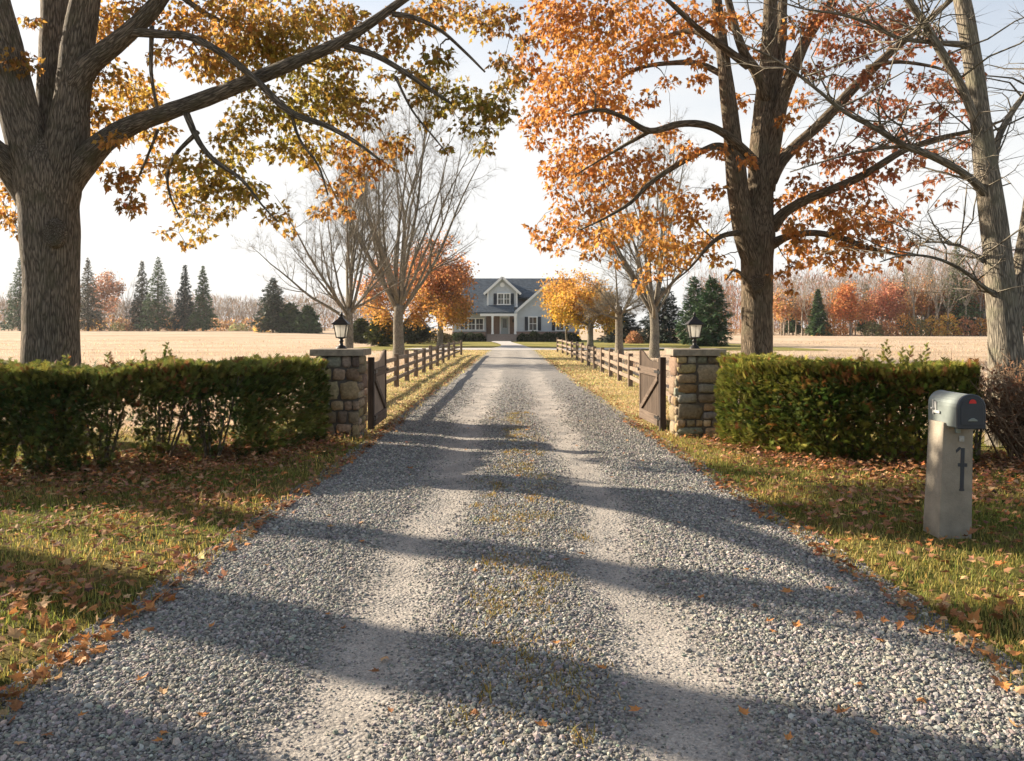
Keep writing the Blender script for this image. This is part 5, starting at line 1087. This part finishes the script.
for k, (px, Y, w, h) in enumerate([(48, 184, 2.6, 3.4), (78, 185, 2.4, 3.0), (112, 185, 2.6, 3.6), (128, 186, 2.2, 2.8), (148, 186, 2.6, 3.6), (168, 186, 2.4, 3.2), (194, 186, 2.6, 3.0), (216, 186, 2.6, 2.6), (228, 188, 2.4, 2.4), (250, 186, 2.8, 2.8)]):
    shrub('rust brown bush in the undergrowth between the far field and the wood behind the conifers', fz(px, Y), w, h, [(.48, .28, .12), (.42, .24, .12), (.38, .25, .12)], 420, 'autumn_bush', .40, 'rust brown bushes along the far field')
first = []
def wood_tree(i, px, Y, H, lab, grp):
    k = i % 2; l = fz(px, Y); root = thing('bare_tree', lab, 'tree', l, R.uniform(0, 6.3), grp)
    if len(first) < 2: ch = (mb0, mb1)[k].build('trunk', PALE, root, True, vec=True); first.append(ch)
    else: ch = first[k].copy(); COL.objects.link(ch); ch.parent = root
    s = H / (15, 13)[k]; root.scale = (s * R.uniform(.75, 1.0), s * R.uniform(.75, 1.0), s)
i = 0
for px in np.concatenate([np.arange(776, 1030, 6.3)]): wood_tree(i, px + R.normal(0, 2), R.uniform(147, 158), R.uniform(10.5, 14.5) * (1 + .42 * float(sstep(860, 930, px))), 'pale trunked bare tree at the wood edge beyond the sunny side field', 'bare trees at the wood edge beyond the mailbox'); i += 1
for px in list(np.arange(208, 292, 7)) + [8, 33, 112, 125, 128, 133, 171]: wood_tree(i, px + R.normal(0, 1.5), R.uniform(184, 192), R.uniform(7.5, 9.5) * (1.6 if px in (125, 8, 33) else 1), 'pale bare tree at the wood edge beyond the field behind the thick maple', 'bare trees at the wood edge beyond the thick maple'); i += 1
def wood(name, x0, x1, Yf, hgt, n, twn, cols, hz_=lambda x, y: zfield(x, y)):
    base = np.concatenate(mb0.V); Fb = [f for f in mb0.F]; tri = np.array([[f[0], f[j], f[j + 1]] for f in Fb for j in range(1, len(f) - 1)]); 
    sel = tri[R.random(len(tri)) < 2]; Vs, Fs, C_, nn = [], [], [], 0
    x = R.uniform(x0, x1, n); y = Yf + 3 + R.random(n) ** 1.2 * 26; s = hgt / 15 * R.uniform(.7, 1.1, n); a = R.uniform(0, 6.3, n); rot = np.stack([np.stack([np.cos(a), -np.sin(a), 0 * a], 1), np.stack([np.sin(a), np.cos(a), 0 * a], 1), np.tile([0, 0, 1.], (n, 1))], 1)
    V1, F1 = inst(base, sel, np.stack([x, y, zfield(x, y)], 1), rot, np.stack([s * .8, s * .8, s], 1))
    hh0 = lambda q: hgt * (.80 + .16 * wob(q, q * .3, .12) + .10 * wob(q, q, .5)) * (1 + (.35 * sstep(70, 95, q) if x0 > 0 else 0))
    # understorey and a haze of brown twigs and clinging leaves
    xx = R.uniform(x0, x1, twn); yy = Yf + 4 + R.random(twn) * 28; hh = hh0(xx); zz = R.random(twn) ** 1.1 * hh; pos = np.stack([xx, yy, zfield(xx, yy) + zz], 1)
    dv = R.normal(0, .45, (twn, 3)); dv[:, 2] += .8; L2 = R.uniform(.6, 2.2, twn); V2, F2 = inst(LEAF4[0], LEAF4[1], pos, frames_dir(dv, R.normal(0, 1, (twn, 3))), np.stack([R.uniform(.08, .24, twn), L2, L2 * .3], 1)); cc = np.asarray(cols)[R.integers(0, len(cols), twn)]
    low = (zz < .35 * hh)[:, None] & (R.random(twn) < .5)[:, None]; cc = np.where(low, np.array([.42, .22, .08]), cc)
    V, F, C = merge([(V1, F1, np.tile([.22, .18, .14], (len(V1), 1))), (V2, F2, percol(jit(cc, twn, .25, .06), 4))])
    o = np_mesh(name, V, F, FB, None, False, C); o['kind'] = 'stuff'
TW = [(.23, .175, .12), (.19, .145, .105), (.28, .20, .13), (.25, .165, .095), (.34, .20, .10)]
wood('far_woods', -170, -34, 190, 9.5, 70, 36000, TW)
wood('far_woods', 40, 175, 156, 15, 80, 52000, TW + [(.34, .17, .12), (.38, .20, .12), (.40, .16, .09)])

# ================================================================== light, air, camera
w = bpy.data.worlds.new('World'); S.world = w; w.use_nodes = True; nt = w.node_tree; bg = nt.nodes['Background']
sky = nt.nodes.new('ShaderNodeTexSky'); sky.sky_type = 'NISHITA'; sky.sun_disc = False; sky.sun_elevation = math.radians(EL); sky.sun_rotation = math.radians(AZ); sky.air_density = 1.0; sky.dust_density = 1.5; sky.ozone_density = 1.0
# thin bright cloud over the sky, thickest low down and towards the sun, breaking into pale blue higher up
def wn(t, **kw):
    n = nt.nodes.new('ShaderNode' + t)
    for k, v in kw.items(): setattr(n, k, v)
    return n
tc = wn('TexCoord'); sep = wn('SeparateXYZ'); nt.links.new(tc.outputs['Generated'], sep.inputs[0])
mp = wn('Mapping'); mp.inputs['Scale'].default_value = (1, 1, 2.6); nt.links.new(tc.outputs['Generated'], mp.inputs[0])
nz = wn('TexNoise'); nz.inputs['Scale'].default_value = 2.1; nz.inputs['Detail'].default_value = 7; nz.inputs['Roughness'].default_value = .55; nt.links.new(mp.outputs[0], nz.inputs['Vector'])
def mth(op, a, b_, clamp=False):
    n = wn('Math', operation=op, use_clamp=clamp)
    for i_, v in enumerate((a, b_)):
        if isinstance(v, bpy.types.NodeSocket): nt.links.new(v, n.inputs[i_])
        else: n.inputs[i_].default_value = v
    return n.outputs[0]
el = mth('MULTIPLY', mth('MAXIMUM', mth('SUBTRACT', sep.outputs[2], .20), 0.0), -2.9); xx = mth('ADD', mth('MULTIPLY', sep.outputs[0], -.30), mth('MULTIPLY', mth('MINIMUM', mth('SUBTRACT', sep.outputs[1], .55), 0.0), .75)); cov = mth('ADD', mth('ADD', el, xx), mth('ADD', mth('MULTIPLY', nz.outputs['Fac'], 1.1), .62)); 
cr = wn('MapRange', clamp=True); cr.inputs['From Min'].default_value = .35; cr.inputs['From Max'].default_value = 1.05; cr.inputs['To Min'].default_value = .0; cr.inputs['To Max'].default_value = .93; nt.links.new(cov, cr.inputs[0])
mx = wn('Mix', data_type='RGBA'); nt.links.new(cr.outputs[0], mx.inputs[0]); g0 = wn('Mix', data_type='RGBA'); g0.inputs[0].default_value = .45; nt.links.new(sky.outputs[0], g0.inputs[6]); g0.inputs[7].default_value = (1.7, 1.62, 1.5, 1); nt.links.new(g0.outputs[2], mx.inputs[6]); mx.inputs[7].default_value = (CLOUD[0], CLOUD[1], CLOUD[2], 1)
nt.links.new(mx.outputs[2], bg.inputs[0]); bg.inputs[1].default_value = .1
sl = bpy.data.lights.new('sun', 'SUN'); sl.energy = SUN_E; sl.angle = math.radians(.5); sl.color = (1.0, .86, .68); so = bpy.data.objects.new('sun', sl); COL.objects.link(so); so.location = (-30, 20, 25); so.rotation_euler = Vector(-SUN).to_track_quat('-Z', 'Y').to_euler()
if HAZE:
    m = MB(); m.box((0, 130, 10), (520, 340, 26)); t = NT('haze_air'); t.n.remove(t.b); pv = t.new('VolumePrincipled'); pv.inputs['Color'].default_value = (.93, .93, .95, 1); pv.inputs['Density'].default_value = HAZE; pv.inputs['Anisotropy'].default_value = .35; t.l.new(pv.outputs[0], t.out.inputs['Volume']); o = m.build('haze', t.m); o['kind'] = 'stuff'
cam = bpy.data.cameras.new('camera'); cam.sensor_width = 36; cam.lens = 36 * FPX / 1024; cam.shift_y = -(380.5 - HY) / 1024; cam.clip_end = 4000; cam.clip_start = .05
co = bpy.data.objects.new('camera', cam); COL.objects.link(co); co.location = (0, 0, CAM_H); co.rotation_euler = (PI / 2, 0, 0); S.camera = co
S.view_settings.view_transform = 'Standard'; S.view_settings.look = 'None'; S.view_settings.exposure = EXPO; S.view_settings.gamma = 1
S.render.engine = 'CYCLES'; S.cycles.use_denoising = True; S.cycles.max_bounces = 8; S.cycles.transparent_max_bounces = 8; S.cycles.volume_bounces = 0
